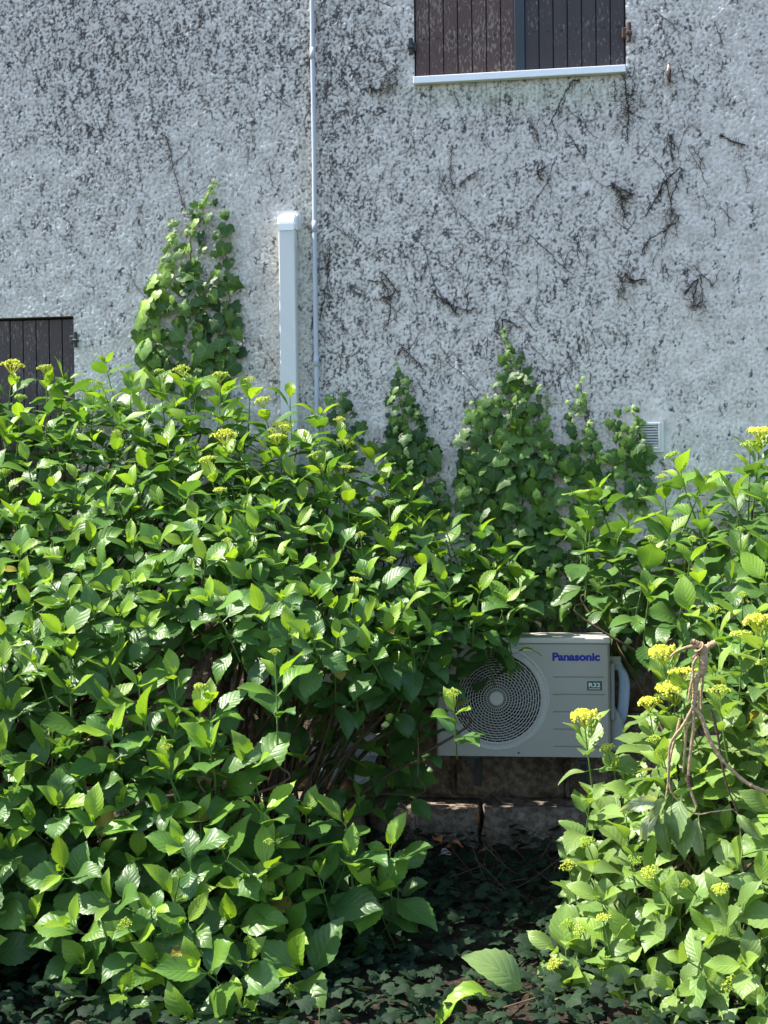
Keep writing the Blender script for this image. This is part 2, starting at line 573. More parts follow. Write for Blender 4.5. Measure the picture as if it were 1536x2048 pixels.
    run = (gauss(px, py, 1040, 190, 215, 70) * (py > 150) + 0.6 * gauss(px, py, 652, 400, 22, 500) + 0.35) * np.clip(streak, 0, 2.5) * 0.16 * fine
    base = base * (1 - np.clip(run, 0, 0.5) - 0.10 * np.clip(D, 0, 1))[..., None]
    dk = np.array([0.050, 0.043, 0.044])
    colr = base * (1 - dirt[..., None]) + dk * dirt[..., None]
    # loose ivy rootlets stand proud of the render
    Yd = Yd * fine - 0.0015 * np.clip(root + trailm, 0, 1) * (1 - pm) * fine
    V = np.stack([X, Yd, Z], -1).reshape(-1, 3)
    nz, nx = shp
    ii = np.arange(nz - 1)[:, None] * nx + np.arange(nx - 1)[None, :]
    cxm = 0.5 * (X[:-1, :-1] + X[1:, 1:])
    czm = 0.5 * (Z[:-1, :-1] + Z[1:, 1:])
    hole = ((cxm > UX0) & (cxm < UX1) & (czm > UZ0) & (czm < UZ1)) | ((cxm > LX0) & (cxm < LX1) & (czm > LZ0) & (czm < LZ1))
    ii = ii[~hole]
    F = np.stack([ii, ii + 1, ii + nx + 1, ii + nx], -1).reshape(-1, 4)
    obj_np('wall', V, F, M_STUCCO, house, col=colr.reshape(-1, 3))
    # reveals, thickness behind the render, side returns
    T = 0.32
    for (x0, x1, z0, z1) in ((UX0, UX1, UZ0, UZ1), (LX0, LX1, LZ0, LZ1)):
        bm = bmesh.new()
        bm_box(bm, x0 - 0.10, x0 - 0.0005, 0.006, T, z0 - 0.1, z1 + 0.1)
        bm_box(bm, x1 + 0.0005, x1 + 0.10, 0.006, T, z0 - 0.1, z1 + 0.1)
        bm_box(bm, x0 - 0.0005, x1 + 0.0005, 0.006, T, z1 + 0.0005, z1 + 0.1)
        bm_box(bm, x0 - 0.0005, x1 + 0.0005, 0.006, T, z0 - 0.1, z0 - 0.0005)
        o = obj_bm('reveal', bm, M_STUCCO, house)
        ca = o.data.color_attributes.new('tint', 'FLOAT_COLOR', 'POINT')
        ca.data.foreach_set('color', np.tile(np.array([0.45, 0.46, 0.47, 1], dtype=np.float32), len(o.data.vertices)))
    bm = bmesh.new()
    bm_box(bm, -7.5, 7.5, 0.33, 6.0, 0.0, 6.2)
    o = obj_bm('house_core', bm, M_STONE, house)


build_wall()


def stone(name, x0, x1, z0, z1, yf, yb, seed, parent, rough=0.018):
    """a rough-faced block, subdivided on its front and pushed about"""
    r = np.random.default_rng(seed)
    bm = bmesh.new()
    bm_box(bm, x0, x1, yf, yb, z0, z1)
    bmesh.ops.subdivide_edges(bm, edges=bm.edges, cuts=5, use_grid_fill=True)
    cx, cz = (x0 + x1) / 2, (z0 + z1) / 2
    ph = r.uniform(0, 6, 6)
    for v in bm.verts:
        u, w = (v.co.x - cx) / (x1 - x0) * 2, (v.co.z - cz) / (z1 - z0) * 2
        e = max(abs(u), abs(w))
        front = 1 if v.co.y < (yf + yb) / 2 else 0
        k = rough * (math.sin(u * 4 + ph[0]) * math.cos(w * 3 + ph[1]) + 0.7 * math.sin(u * 7 + w * 5 + ph[2]) + r.normal(0, 0.45))
        v.co.y += front * (k + 0.03 * max(0, e - 0.75) * 4 * 0.6)
        v.co.x += r.normal(0, 0.005) - 0.006 * u * (abs(u) > 0.9)
        v.co.z += r.normal(0, 0.004) - 0.006 * w * (abs(w) > 0.9)
    o = obj_bm(name, bm, M_STONE, parent, smooth=True)
    return o


def build_base():
    bm = bmesh.new()
    bm_box(bm, -7.5, 7.5, 0.05, 0.32, -0.1, PL + 0.02)
    obj_bm('mortar_backing', bm, M_STONE, house)
    r = random.Random(4)
    sd = 100
    # footing ledge
    x = -2.8
    while x < 2.6:
        w = r.uniform(0.34, 0.6)
        stone('footing_stone', x + 0.008, x + w - 0.008, -0.12, 0.185 + r.uniform(-0.015, 0.015), -0.20 - r.uniform(-0.02, 0.03), 0.06, sd, house, 0.014)
        x += w
        sd += 1
    for z0, z1 in ((0.17, 0.62), (0.62, PL + 0.015)):
        x = -2.8 + r.uniform(0, 0.2)
        while x < 2.6:
            w = r.uniform(0.36, 0.66)
            stone('base_stone', x + 0.012, x + w - 0.012, z0 + 0.012, z1 - 0.008, 0.004 - r.uniform(0, 0.02), 0.07, sd, house, 0.014)
            x += w
            sd += 1


build_base()

# ------------------------------------------------------------------ shutters
def shutter(name, x0, x1, z0, z1, yf, nplank, mat, label, bolts_z=(), bolt_off=0.0, skew=None):
    root = empty(name, ((x0 + x1) / 2, yf, z0), label)
    root.parent = house
    w = (x1 - x0) / nplank
    ox, oy, oz = root.location
    r = random.Random(hash(name) % 97 + nplank)
    for i in range(nplank):
        bm = bmesh.new()
        dy = r.uniform(-0.0015, 0.0015)
        bm_box(bm, x0 + i * w + 0.0022 - ox, x0 + (i + 1) * w - 0.0022 - ox, dy, 0.026 + dy, 0.0, z1 - z0, 0.003, 2)
        obj_bm('plank', bm, mat, root)
    bm = bmesh.new()
    bm_box(bm, x0 - ox, x1 - ox, 0.020, 0.03, 0.0, z1 - z0)
    obj_bm('backing_board', bm, M_HINGE, root)
    for bz in bolts_z:
        for i in range(nplank):
            bm = bmesh.new()
            bmesh.ops.create_uvsphere(bm, u_segments=10, v_segments=6, radius=0.0062)
            for v in bm.verts:
                v.co.y *= 0.6
                v.co += Vector((x0 + (i + 0.62) * w * 0.985 - ox, -0.001, bz - z0 + bolt_off * i))
            obj_bm('bolt', bm, M_HINGE if mat != M_WOOD_R else M_STRIP, root, True)
    return root


SHY = 0.012
mid = at(1040, 60, SHY).x
zb = UZ0 + 0.02
bz = at(1040, 66, SHY).z
sl = shutter('shutter', UX0 + 0.004, mid - 0.023, zb, UZ1 - 0.01, SHY, 7, M_WOOD_L, 'left leaf of the upper shutters, brown planks with scratched peeling paint', (bz,))
sr = shutter('shutter', mid + 0.023, UX1 - 0.004, zb, UZ1 - 0.01, SHY, 7, M_WOOD_R, 'right leaf of the upper shutters, darker slate brown planks', (bz + 0.004,))
bm = bmesh.new()
bm_box(bm, -0.026, 0.022, -0.014, 0.02, 0, UZ1 - 0.02 - zb, 0.003, 2)
bm_box(bm, -0.026 + 0.05, 0.022 + 0.012, -0.002, 0.018, 0, UZ1 - 0.02 - zb, 0.002, 1)
o = obj_bm('cover_strip', bm, M_STRIP, sr)
o.location = (mid - sr.location.x, 0.0, 0)


def hinge(x, z, mat, parent, side, h=0.075):
    bm = bmesh.new()
    bmesh.ops.create_cone(bm, cap_ends=True, segments=12, radius1=0.011, radius2=0.011, depth=h)
    bmesh.ops.translate(bm, verts=bm.verts, vec=(0, -0.012, 0))
    b2 = bm_box(bm, -0.02 - 0.012 * side, 0.012 - 0.012 * side, -0.008, 0.02, -h * 0.28, h * 0.28, 0.003)
    bm_box(bm, -0.014, 0.014, -0.028, 0.006, -h * 0.16, h * 0.02, 0.003)
    o = obj_bm('hinge', bm, mat, parent, False)
    o.location = (x - parent.location.x, 0 - parent.location.y - 0.004, z - parent.location.z)


hinge(UX1 + 0.014, at(1257, 66, 0).z, M_RUST, sr, 1, 0.085)
hinge(UX0 - 0.014, at(822, 95, 0).z, M_HINGE, sl, -1, 0.075)

lw = 0.066 * 7.4
s3 = shutter('shutter', LX1 - lw - 0.004, LX1 - 0.004, LZ0, LZ1 - 0.012, 0.03, 7, M_WOOD_B, 'lower left shutter of dark brown planks behind the hydrangea tops')
s4 = shutter('shutter', LX0 + 0.004, LX1 - lw - 0.010, LZ0, LZ1 - 0.012, 0.03, 7, M_WOOD_B, 'further leaf of the lower left shutters, cut off by the photo edge')
hinge(LX1 + 0.013, at(150, 680, 0).z, M_HINGE, s3, 1, 0.075)
# sill
bm = bmesh.new()
bm_box(bm, UX0 - 0.002, UX1 - 0.002, -0.036, 0.012, UZ0 - 0.014, UZ0 + 0.020, 0.003, 2)
o = obj_bm('window_sill', bm, M_SILL, house)
o['label'] = 'thin white sill strip under the upper shutters'
bm = bmesh.new()
bm_box(bm, LX0 - 0.03, LX1 + 0.03, -0.04, 0.10, LZ0 - 0.05, LZ0 - 0.004, 0.004, 2)
obj_bm('window_sill', bm, M_SILL, house)

# ------------------------------------------------------------------ trunking (duct) with wall cap
def build_trunking():
    p0 = at(577, 455, -0.035)
    zt = at(577, 458, -0.07).z
    zb_ = at(590, 1345, -0.07).z
    x = at(575, 600, -0.06).x
    root = empty('pipe_trunking', (x, 0, zb_), 'tall pale plastic pipe trunking with a rounded wall cap, beside the thin conduit', 'trunking')
    hw, d = 0.041, 0.066
    bm = bmesh.new()
    bm_box(bm, -hw, hw, -d, -0.001, 0.0, zt - zb_, 0.006, 2)
    obj_bm('vertical_trunk', bm, M_PVC, root)
    # cap: rounded profile swept across the width
    bm = bmesh.new()
    cw = hw + 0.004
    Hc = 0.088
    prof = [(-d - 0.004, 0.0)]
    for k in range(9):
        a = k / 8 * math.pi / 2
        prof.append((-0.012 - (d - 0.008) * math.cos(a), Hc - 0.056 + 0.056 * math.sin(a)))
    prof += [(-0.001, Hc), (-0.001, 0.0)]
    L = [bm.verts.new((-cw, y, z)) for y, z in prof]
    Rr = [bm.verts.new((cw, y, z)) for y, z in prof]
    for i in range(len(prof)):
        j = (i + 1) % len(prof)
        bm.faces.new((L[i], L[j], Rr[j], Rr[i]))
    bm.faces.new(L)
    bm.faces.new(Rr[::-1])
    bmesh.ops.bevel(bm, geom=[e for e in bm.edges if abs(e.verts[0].co.x - e.verts[1].co.x) < 1e-6 and len(e.link_faces) == 2 and any(len(f.verts) > 4 for f in e.link_faces)], offset=0.007, segments=2, affect='EDGES')
    o = obj_bm('wall_cap', bm, M_PVCCAP, root)
    o.location = (0, -0.0006, zt - zb_ - 0.006)
    # collar plate on the render
    bm = bmesh.new()
    c = [(-0.056, 0.0), (0.06, 0.0), (0.06, 0.07)]
    pts = [(0.058, 0.012), (0.058, 0.06)]
    for k in range(7):
        a = k / 6 * math.pi / 2
        pts.append((0.03 + 0.028 * math.cos(a), 0.078 + 0.028 * math.sin(a)))
    pts += [(-p, q) for p, q in reversed(pts)]
    f1 = [bm.verts.new((p, -0.006, q)) for p, q in pts]
    f0 = [bm.verts.new((p, 0.004, q)) for p, q in pts]
    bm.faces.new(f1)
    for i in range(len(pts)):
        j = (i + 1) % len(pts)
        bm.faces.new((f1[i], f1[j], f0[j], f0[i]))
    o = obj_bm('collar_plate', bm, M_PVC, root)
    o.location = (0, 0, zt - zb_ - 0.004)
    # elbow and horizontal run behind the shrub to the unit
    bm = bmesh.new()
    bm_box(bm, -hw - 0.005, hw + 0.03, -d - 0.005, -0.0015, -0.062, 0.045, 0.012, 3)
    obj_bm('elbow', bm, M_PVCCAP, root)
    bm = bmesh.new()
    x2 = at(915, 1345, -0.07).x - x
    bm_box(bm, hw + 0.028, x2, -d, -0.001, -0.05, 0.032, 0.006, 2)
    obj_bm('horizontal_trunk', bm, M_PVC, root)


build_trunking()

# ------------------------------------------------------------------ conduit
def build_conduit():
    yc = -0.028
    a = at(637, 832, yc)
    x = at(628, 350, yc).x
    top = 5.6
    zb_ = at(638, 835, yc).z
    root = empty('conduit_pipe', (x, 0, zb_ - 0.35), 'thin bluish grey plastic conduit running straight up the wall', 'pipe')
    r = 0.0115
    base = zb_ - 0.35
    z = base
    joints = [at(636, 722, yc).z, at(632, 453, yc).z, at(625, 107, yc).z, top]
    for j in joints:
        wob = 0.002 * math.sin(z * 7)
        V, F = tubes([(spline([(0, yc, z - base), (wob, yc, (z + j) / 2 - base), (0, yc, j - base)], 10), r)], 14)
        obj_np('pipe_length', V, F, M_CONDUIT, root)
        if j != top:
            V, F = tubes([([(0, yc, j - 0.028 - base), (0, yc, j - 0.0279 - base), (0, yc, j + 0.0279 - base), (0, yc, j + 0.028 - base)], [r, r + 0.0016, r + 0.0016, r])], 14)
            obj_np('coupling', V, F, M_CONDUIT, root)
            bm = bmesh.new()
            bm_box(bm, -0.0125, 0.0125, yc + r - 0.004, 0.004, -0.010, 0.010, 0.002)
            o = obj_bm('clip', bm, M_CONDUIT, root)
            o.location = (0, 0, j - 0.18 - base)
        z = j


build_conduit()

# ------------------------------------------------------------------ vent
def build_vent():
    c = at(1294, 872, -0.02)
    root = empty('wall_vent', (c.x, 0, c.z), 'square off white louvred vent in a smooth mortar patch, half hidden by ivy', 'vent')
    h = 0.077
    bm = bmesh.new()
    # frame plate with a square opening
    i = 0.056
    for (x0, x1, z0, z1) in ((-h, -i, -h, h), (i, h, -h, h), (-i, i, i, h), (-i, i, -h, -i)):
        bm_box(bm, x0, x1, -0.020, -0.001, z0, z1)
    obj_bm('frame', bm, M_VENT, root)
    bm = bmesh.new()
    for (x0, x1, z0, z1) in ((-i - .006, -i + .004, -i - .006, i + .006), (i - .004, i + .006, -i - .006, i + .006), (-i + .004, i - .004, i - .004, i + .006), (-i + .004, i - .004, -i - .006, -i + .004)):
        bm_box(bm, x0, x1, -0.026, -0.0195, z0, z1, 0.0015)
    obj_bm('inner_rim', bm, M_VENT, root)
    bm = bmesh.new()
    bmesh.ops.create_cone(bm, cap_ends=True, segments=32, radius1=0.055, radius2=0.055, depth=0.006, matrix=Matrix.Rotation(math.pi / 2, 4, 'X'))
    bmesh.ops.translate(bm, verts=bm.verts, vec=(0, -0.004, 0))
    obj_bm('duct_hole', bm, M_ACDARK, root)
    # plate beside the round hole
    V, F = [], []
    n = 40
    for k in range(n):
        a = 2 * math.pi * k / n
        cx, sz = math.cos(a), math.sin(a)
        s = 0.0555 / max(abs(cx), abs(sz))
        V += [(cx * 0.05, -0.010, sz * 0.05), (cx * s, -0.010, sz * s)]
    for k in range(n):
        j = (k + 1) % n
        F.append((2 * k, 2 * k + 1, 2 * j + 1, 2 * j))
    obj_np('round_surround', V, F, M_VENT, root, smooth=False)
    for k in range(8):
        z = -0.045 + k * 0.0128
        bm = bmesh.new()
        vs_ = [(-.0525, -0.024, z), (.0525, -0.024, z), (.0525, -0.012, z + 0.007), (-.0525, -0.012, z + 0.007)]
        lo = [bm.verts.new(v) for v in vs_]
        hi = [bm.verts.new((v[0], v[1] + 0.001, v[2] - 0.003)) for v in vs_]
        bm.faces.new(lo)
        bm.faces.new(hi[::-1])
        for q in range(4):
            w = (q + 1) % 4
            bm.faces.new((lo[q], hi[q], hi[w], lo[w]))
        obj_bm('slat', bm, M_VENT, root)


build_vent()

# ------------------------------------------------------------------ outdoor air conditioning unit
def text_mesh(name, body, size, mat, parent, loc, bold=0.0, sx=1.0, ext=0.0006):
    cu = bpy.data.curves.new(name, 'FONT')
    cu.body = body
    cu.size = size
    cu.extrude = ext
    cu.offset = bold
    cu.align_x = 'LEFT'
    t = bpy.data.objects.new(name, cu)
    COL.objects.link(t)
    dg = bpy.context.evaluated_depsgraph_get()
    me = bpy.data.meshes.new_from_object(t.evaluated_get(dg))
    COL.objects.unlink(t)
    bpy.data.objects.remove(t)
    n = len(me.vertices)
    co = np.empty(n * 3, dtype=np.float32)
    me.vertices.foreach_get('co', co)
    co = co.reshape(-1, 3)
    w = co[:, 0].max() - co[:, 0].min()
    co[:, 0] = (co[:, 0] - co[:, 0].min()) * sx
    out = np.stack([co[:, 0], -co[:, 2], co[:, 1]], -1)      # faces -Y
    me.vertices.foreach_set('co', out.ravel())
    me.materials.clear()
    me.materials.append(mat)
    me.update()
    o = bpy.data.objects.new(name, me)
    COL.objects.link(o)
    o.parent = parent
    o.location = loc
    return o, w * sx


ACW, ACH, ACD = 0.780, 0.536, 0.289


def build_ac():
    yf = -0.46
    br = at(1222, 1518, yf)
    bl = at(877, 1516, yf)
    sc = (br.x - bl.x) / ACW
    x0 = br.x - ACW
    root = empty('air_conditioner', (x0, yf, br.z), 'beige outdoor air conditioning unit with round fan grille beside the hydrangeas', 'air conditioner')
    root.rotation_euler = (R_(-2.0), 0, R_(2.2))
    lid = 0.030
    H = ACH - lid
    ch = 0.010
    # front panel: left square with a round hole, right column with grooves
    cx, cz, rr = 0.273, 0.262, 0.222
    xs0, xs1 = ch, 0.514
    V, F = [], []
    n = 96
    ang = [2 * math.pi * k / n for k in range(n)]
    for a in ang:
        c, s = math.cos(a), math.sin(a)
        tx = ((xs1 - cx) if c > 0 else (cx - xs0)) / abs(c) if abs(c) > 1e-9 else 1e9
        tz = ((H - cz) if s > 0 else cz) / abs(s) if abs(s) > 1e-9 else 1e9
        t = min(tx, tz)
        V += [(cx + c * rr, 0, cz + s * rr), (cx + c * t, 0, cz + s * t)]
    for k in range(n):
        j = (k + 1) % n
        F.append((2 * k, 2 * k + 1, 2 * j + 1, 2 * j))
    # corner fill so the panel is a true rectangle
    bm = bmesh.new()
    bv = [bm.verts.new(v) for v in V]
    for f in F:
        bm.faces.new([bv[i] for i in f])
    for (X, Z) in ((xs0, 0), (xs1, 0), (xs0, H), (xs1, H)):
        cand = [bv[2 * k + 1] for k in range(n)]
        a_ = min((v for v in cand if abs(v.co.x - X) < 1e-6), key=lambda v: abs(v.co.z - Z), default=None)
        b_ = min((v for v in cand if abs(v.co.z - Z) < 1e-6), key=lambda v: abs(v.co.x - X), default=None)
        if a_ and b_ and a_ is not b_ and (a_.co - Vector((X, 0, Z))).length > 1e-5 and (b_.co - Vector((X, 0, Z))).length > 1e-5:
            bm.faces.new([a_, b_, bm.verts.new((X, 0, Z))])
    # grooved column
    gx0, gx1 = xs1 + 0.012, ACW - 0.026
    gz = [0.045, 0.123, 0.201, 0.279, 0.357]
    prof = [(0, 0.0)]
    for g in gz:
        prof += [(g - 0.0035, 0), (g + 0.001, 0.006), (g + 0.0045, 0.0)]
    prof += [(H, 0)]
    A = [bm.verts.new((gx0, y, z)) for z, y in prof]
    B = [bm.verts.new((gx1, y, z)) for z, y in prof]
    for i in range(len(prof) - 1):
        bm.faces.new((A[i], B[i], B[i + 1], A[i + 1]))
    for i in range(1, len(prof) - 2, 3):
        bm.faces.new((A[i], A[i + 1], A[i + 2]))
        bm.faces.new((B[i], B[i + 1], B[i + 2]))
    for a, b in ((xs1, gx0), (gx1, ACW - ch)):
        bm.faces.new([bm.verts.new(p) for p in ((a, 0, 0), (b, 0, 0), (b, 0, H), (a, 0, H))])
    # chamfered corners, sides, back, bottom
    def quad(*p):
        bm.faces.new([bm.verts.new(q) for q in p])
    quad((0, ch, 0), (ch, 0, 0), (ch, 0, H), (0, ch, H))
    quad((ACW, ch, 0), (ACW - ch, 0, 0), (ACW - ch, 0, H), (ACW, ch, H))
    quad((0, ch, 0), (0, ACD, 0), (0, ACD, H), (0, ch, H))
    quad((ACW, ch, 0), (ACW, ACD, 0), (ACW, ACD, H), (ACW, ch, H))
    quad((0, ACD, 0), (ACW, ACD, 0), (ACW, ACD, H), (0, ACD, H))
    quad((0, ch, 0), (ch, 0, 0), (ACW - ch, 0, 0), (ACW, ch, 0), (ACW, ACD, 0), (0, ACD, 0))
    obj_bm('casing', bm, M_AC, root)
    bm = bmesh.new()
    bm_box(bm, -0.004, ACW + 0.004, -0.004, ACD + 0.004, H + 0.0015, H + lid, 0.007, 3)
    obj_bm('top_lid', bm, M_ACLID, root)
    # recessed air outlet
    V, F = [], []
    n = 64
    for k in range(n):
        a = 2 * math.pi * k / n
        V += [(cx + rr * math.cos(a), 0, cz + rr * math.sin(a)), (cx + rr * math.cos(a), 0.12, cz + rr * math.sin(a))]
    V.append((cx, 0.12, cz))
    F4 = [(2 * k, 2 * k + 1, 2 * ((k + 1) % n) + 1, 2 * ((k + 1) % n)) for k in range(n)]
    bm = bmesh.new()
    bv = [bm.verts.new(v) for v in V]
    for f in F4:
        bm.faces.new([bv[i] for i in f])
    for k in range(n):
        bm.faces.new((bv[2 * k + 1], bv[2 * ((k + 1) % n) + 1], bv[-1]))
    obj_bm('fan_well', bm, M_ACDARK, root)
    bm = bmesh.new()
    for b in range(3):
        a0 = b * 2 * math.pi / 3
        g = []
        for i in range(6):
            r = 0.05 + 0.15 * i / 5
            row = []
            for j in range(5):
                a = a0 + (j / 4 - .5) * 1.35 + 0.35 * i / 5
                row.append(bm.verts.new((cx + r * math.cos(a), 0.055 + 0.045 * (j / 4), cz + r * math.sin(a))))
            g.append(row)
        for i in range(5):
            for j in range(4):
                bm.faces.new((g[i][j], g[i + 1][j], g[i + 1][j + 1], g[i][j + 1]))
    r_ = bmesh.ops.create_cone(bm, cap_ends=True, segments=20, radius1=0.055, radius2=0.05, depth=0.06, matrix=Matrix.Translation((cx, 0.07, cz)) @ Matrix.Rotation(math.pi / 2, 4, 'X'))
    obj_bm('fan', bm, M_FAN, root, True)
    # grille: concentric rings and staggered spokes
    paths = []
    nr = 15
    radii = [0.030 + (0.200 - 0.030) * (k / (nr - 1)) ** 0.92 for k in range(nr)]
    def dome(r):
        return -0.014 + 0.016 * (r / 0.21) ** 2
    for r in radii:
        pts = [(cx + r * math.cos(a), dome(r), cz + r * math.sin(a)) for a in np.linspace(0, 2 * math.pi, 73)]
        paths.append((pts, 0.0017 + 0.0007 * r / 0.2))
    V1, F1 = tubes(paths, 5)
    sp = []
    for k in range(nr - 1):
        r0, r1 = radii[k], radii[k + 1]
        m_ = 36
        for q in range(m_):
            a = 2 * math.pi * (q + 0.36 * k) / m_
            sp.append(([(cx + r0 * math.cos(a), dome(r0), cz + r0 * math.sin(a)), (cx + r1 * math.cos(a + 0.02), dome(r1), cz + r1 * math.sin(a + 0.02))], 0.0015))
    V2, F2 = tubes(sp, 4)
    obj_np('grille', np.vstack([V1, V2]), np.vstack([F1, F2 + len(V1)]), M_ACRIM, root)
    # hub disc
    bm = bmesh.new()
    bmesh.ops.create_cone(bm, cap_ends=True, segments=28, radius1=0.031, radius2=0.028, depth=0.006, matrix=Matrix.Translation((cx, -0.013, cz)) @ Matrix.Rotation(math.pi / 2, 4, 'X'))
    obj_bm('grille_hub', bm, M_ACRIM, root)
    # ribbed bezel
    prof = [(0.2015, 0.006), (0.2015, -0.008), (0.2045, -0.009), (0.2065, -0.001), (0.2275, 0.0), (0.2295, -0.005), (0.233, -0.005), (0.237, 0.001)]
    n = 120
    V, F = [], []
    for k in range(n):
        a = 2 * math.pi * k / n
        for r, y in prof:
            V.append((cx + r * math.cos(a), y, cz + r * math.sin(a)))
    m_ = len(prof)
    for k in range(n):
        j = (k + 1) % n
        for i in range(m_ - 1):
            F.append((k * m_ + i, k * m_ + i + 1, j * m_ + i + 1, j * m_ + i))
    obj_np('grille_rim', V, F, M_ACRIM, root)
    bm = bmesh.new()
    for k in range(96):
        a = 2 * math.pi * k / 96
        mt_ = Matrix.Translation((cx, 0, cz)) @ Matrix.Rotation(-a, 4, 'Y')
        r0 = bmesh.ops.create_cube(bm, size=1)
        for v in r0['verts']:
            v.co = mt_ @ Vector((0.217 + v.co.x * 0.021, -0.004 + v.co.y * 0.007, v.co.z * 0.0065))
    obj_bm('rim_ribs', bm, M_ACRIM, root)
    # lettering and badge
    o, w = text_mesh('lettering', 'Panasonic', 0.0480, M_BLUE, root, (0, -0.0008, 0.0), 0.0022, 1.0)
    k = 0.212 / w
    o.scale = (k, 1, 1.0)
    o.location = (0.5245, -0.0008, 0.434)
    bm = bmesh.new()
    bm_box(bm, 0, 0.066, -0.0016, -0.0002, 0, 0.041, 0.0006)
    o = obj_bm('badge', bm, M_GREEN, root)
    o.location = (0.678, 0, 0.300)
    t, w = text_mesh('badge_text', 'R32', 0.026, M_WHITE, o, (0.0, -0.0022, 0.0155), 0.0007)
    t.scale = (0.052 / w, 1, 1)
    t.location = (0.007, -0.0022, 0.0155)
    bm = bmesh.new()
    bm_box(bm, 0.007, 0.058, -0.0022, -0.0017, 0.0095, 0.0108)
    bm_box(bm, 0.007, 0.058, -0.0022, -0.0017, 0.0055, 0.0075)
    obj_bm('badge_lines', bm, M_WHITE, o)
    # screws
    for (sx, sz) in ((0.363, 0.016), (0.40, 0.0165)):
        bm = bmesh.new()
        bmesh.ops.create_uvsphere(bm, u_segments=8, v_segments=5, radius=0.005)
        o = obj_bm('screw', bm, M_STEEL, root, True)
        o.location = (sx if sz > 0.0163 else 0.37, -0.001, sz)
        if sz > 0.0163:
            o.location = (0.03, -0.001, H - 0.02)
    # right side valve cover with bulge
    bm = bmesh.new()
    prof = [(0.0, 0.0), (0.055, 0.0), (0.064, 0.02), (0.064, 0.115), (0.05, 0.15), (0.012, 0.215), (0.0, 0.225)]
    A = [bm.verts.new((ACW + 0.001 + x, 0.045, 0.02 + z)) for x, z in prof]
    B = [bm.verts.new((ACW + 0.001 + x, 0.235, 0.02 + z)) for x, z in prof]
    for i in range(len(prof)):
        j = (i + 1) % len(prof)
        bm.faces.new((A[i], A[j], B[j], B[i]))
    bm.faces.new(A)
    bm.faces.new(B[::-1])
    bmesh.ops.bevel(bm, geom=list(bm.edges), offset=0.006, segments=2, affect='EDGES')
    obj_bm('valve_cover', bm, M_ACSIDE, root)
    bm = bmesh.new()
    bm_box(bm, ACW + 0.0005, ACW + 0.022, 0.03, 0.27, 0.16, H - 0.09, 0.006, 2)
    obj_bm('side_handle_panel', bm, M_ACSIDE, root)
    for dx, dz in ((0.048, 0.0), (0.066, -0.03)):
        V, F = tubes([(spline([(ACW + 0.012, 0.13, 0.425 + dz), (ACW + dx * 0.8, 0.13, 0.415 + dz), (ACW + dx + 0.012, 0.132, 0.36 + dz), (ACW + dx + 0.012, 0.135, 0.26), (ACW + dx + 0.002, 0.14, 0.175), (ACW + dx - 0.02, 0.15, 0.12)], 26), 0.0165)], 10)
        obj_np('insulated_pipe', V, F, M_INSUL, root)
    bm = bmesh.new()
    for dz in (0.43, 0.405):
        bmesh.ops.create_cone(bm, cap_ends=True, segments=10, radius1=0.011, radius2=0.011, depth=0.05, matrix=Matrix.Translation((ACW + 0.03, 0.12, dz)) @ Matrix.Rotation(math.pi / 2, 4, 'Y'))
    obj_bm('valve', bm, M_ACRIM, root)
    # feet
    for fx in (0.12, 0.62):
        bm = bmesh.new()
        bm_box(bm, fx, fx + 0.07, 0.02, ACD + 0.02, -0.018, -0.0005, 0.003)
        obj_bm('foot', bm, M_STEEL, root)
    # brackets on the wall
    for i, fx in enumerate((0.135, 0.635)):
        b = empty('wall_bracket', (x0 + fx, 0, br.z), ('left' if i == 0 else 'right') + ' dark steel wall bracket carrying the outdoor unit from below', 'bracket', 'brackets under the outdoor unit')
        bm = bmesh.new()
        bm_box(bm, 0, 0.036, yf + 0.03 + fx * 0.04, -0.03, -0.042, -0.0195, 0.002)
        obj_bm('arm', bm, M_STEEL, b)
        bm = bmesh.new()
        bm_box(bm, 0, 0.036, -0.09, -0.03, -0.22, -0.043, 0.002)
        obj_bm('wall_plate', bm, M_STEEL, b)
    return root


AC = build_ac()

# ------------------------------------------------------------------ leaf shapes
W_T = np.array([0, .06, .14, .26, .4, .55, .7, .82, .91, .97, 1.0])
W_W = np.array([.05, .26, .56, .88, 1.0, .95, .72, .42, .18, .06, 0.0])


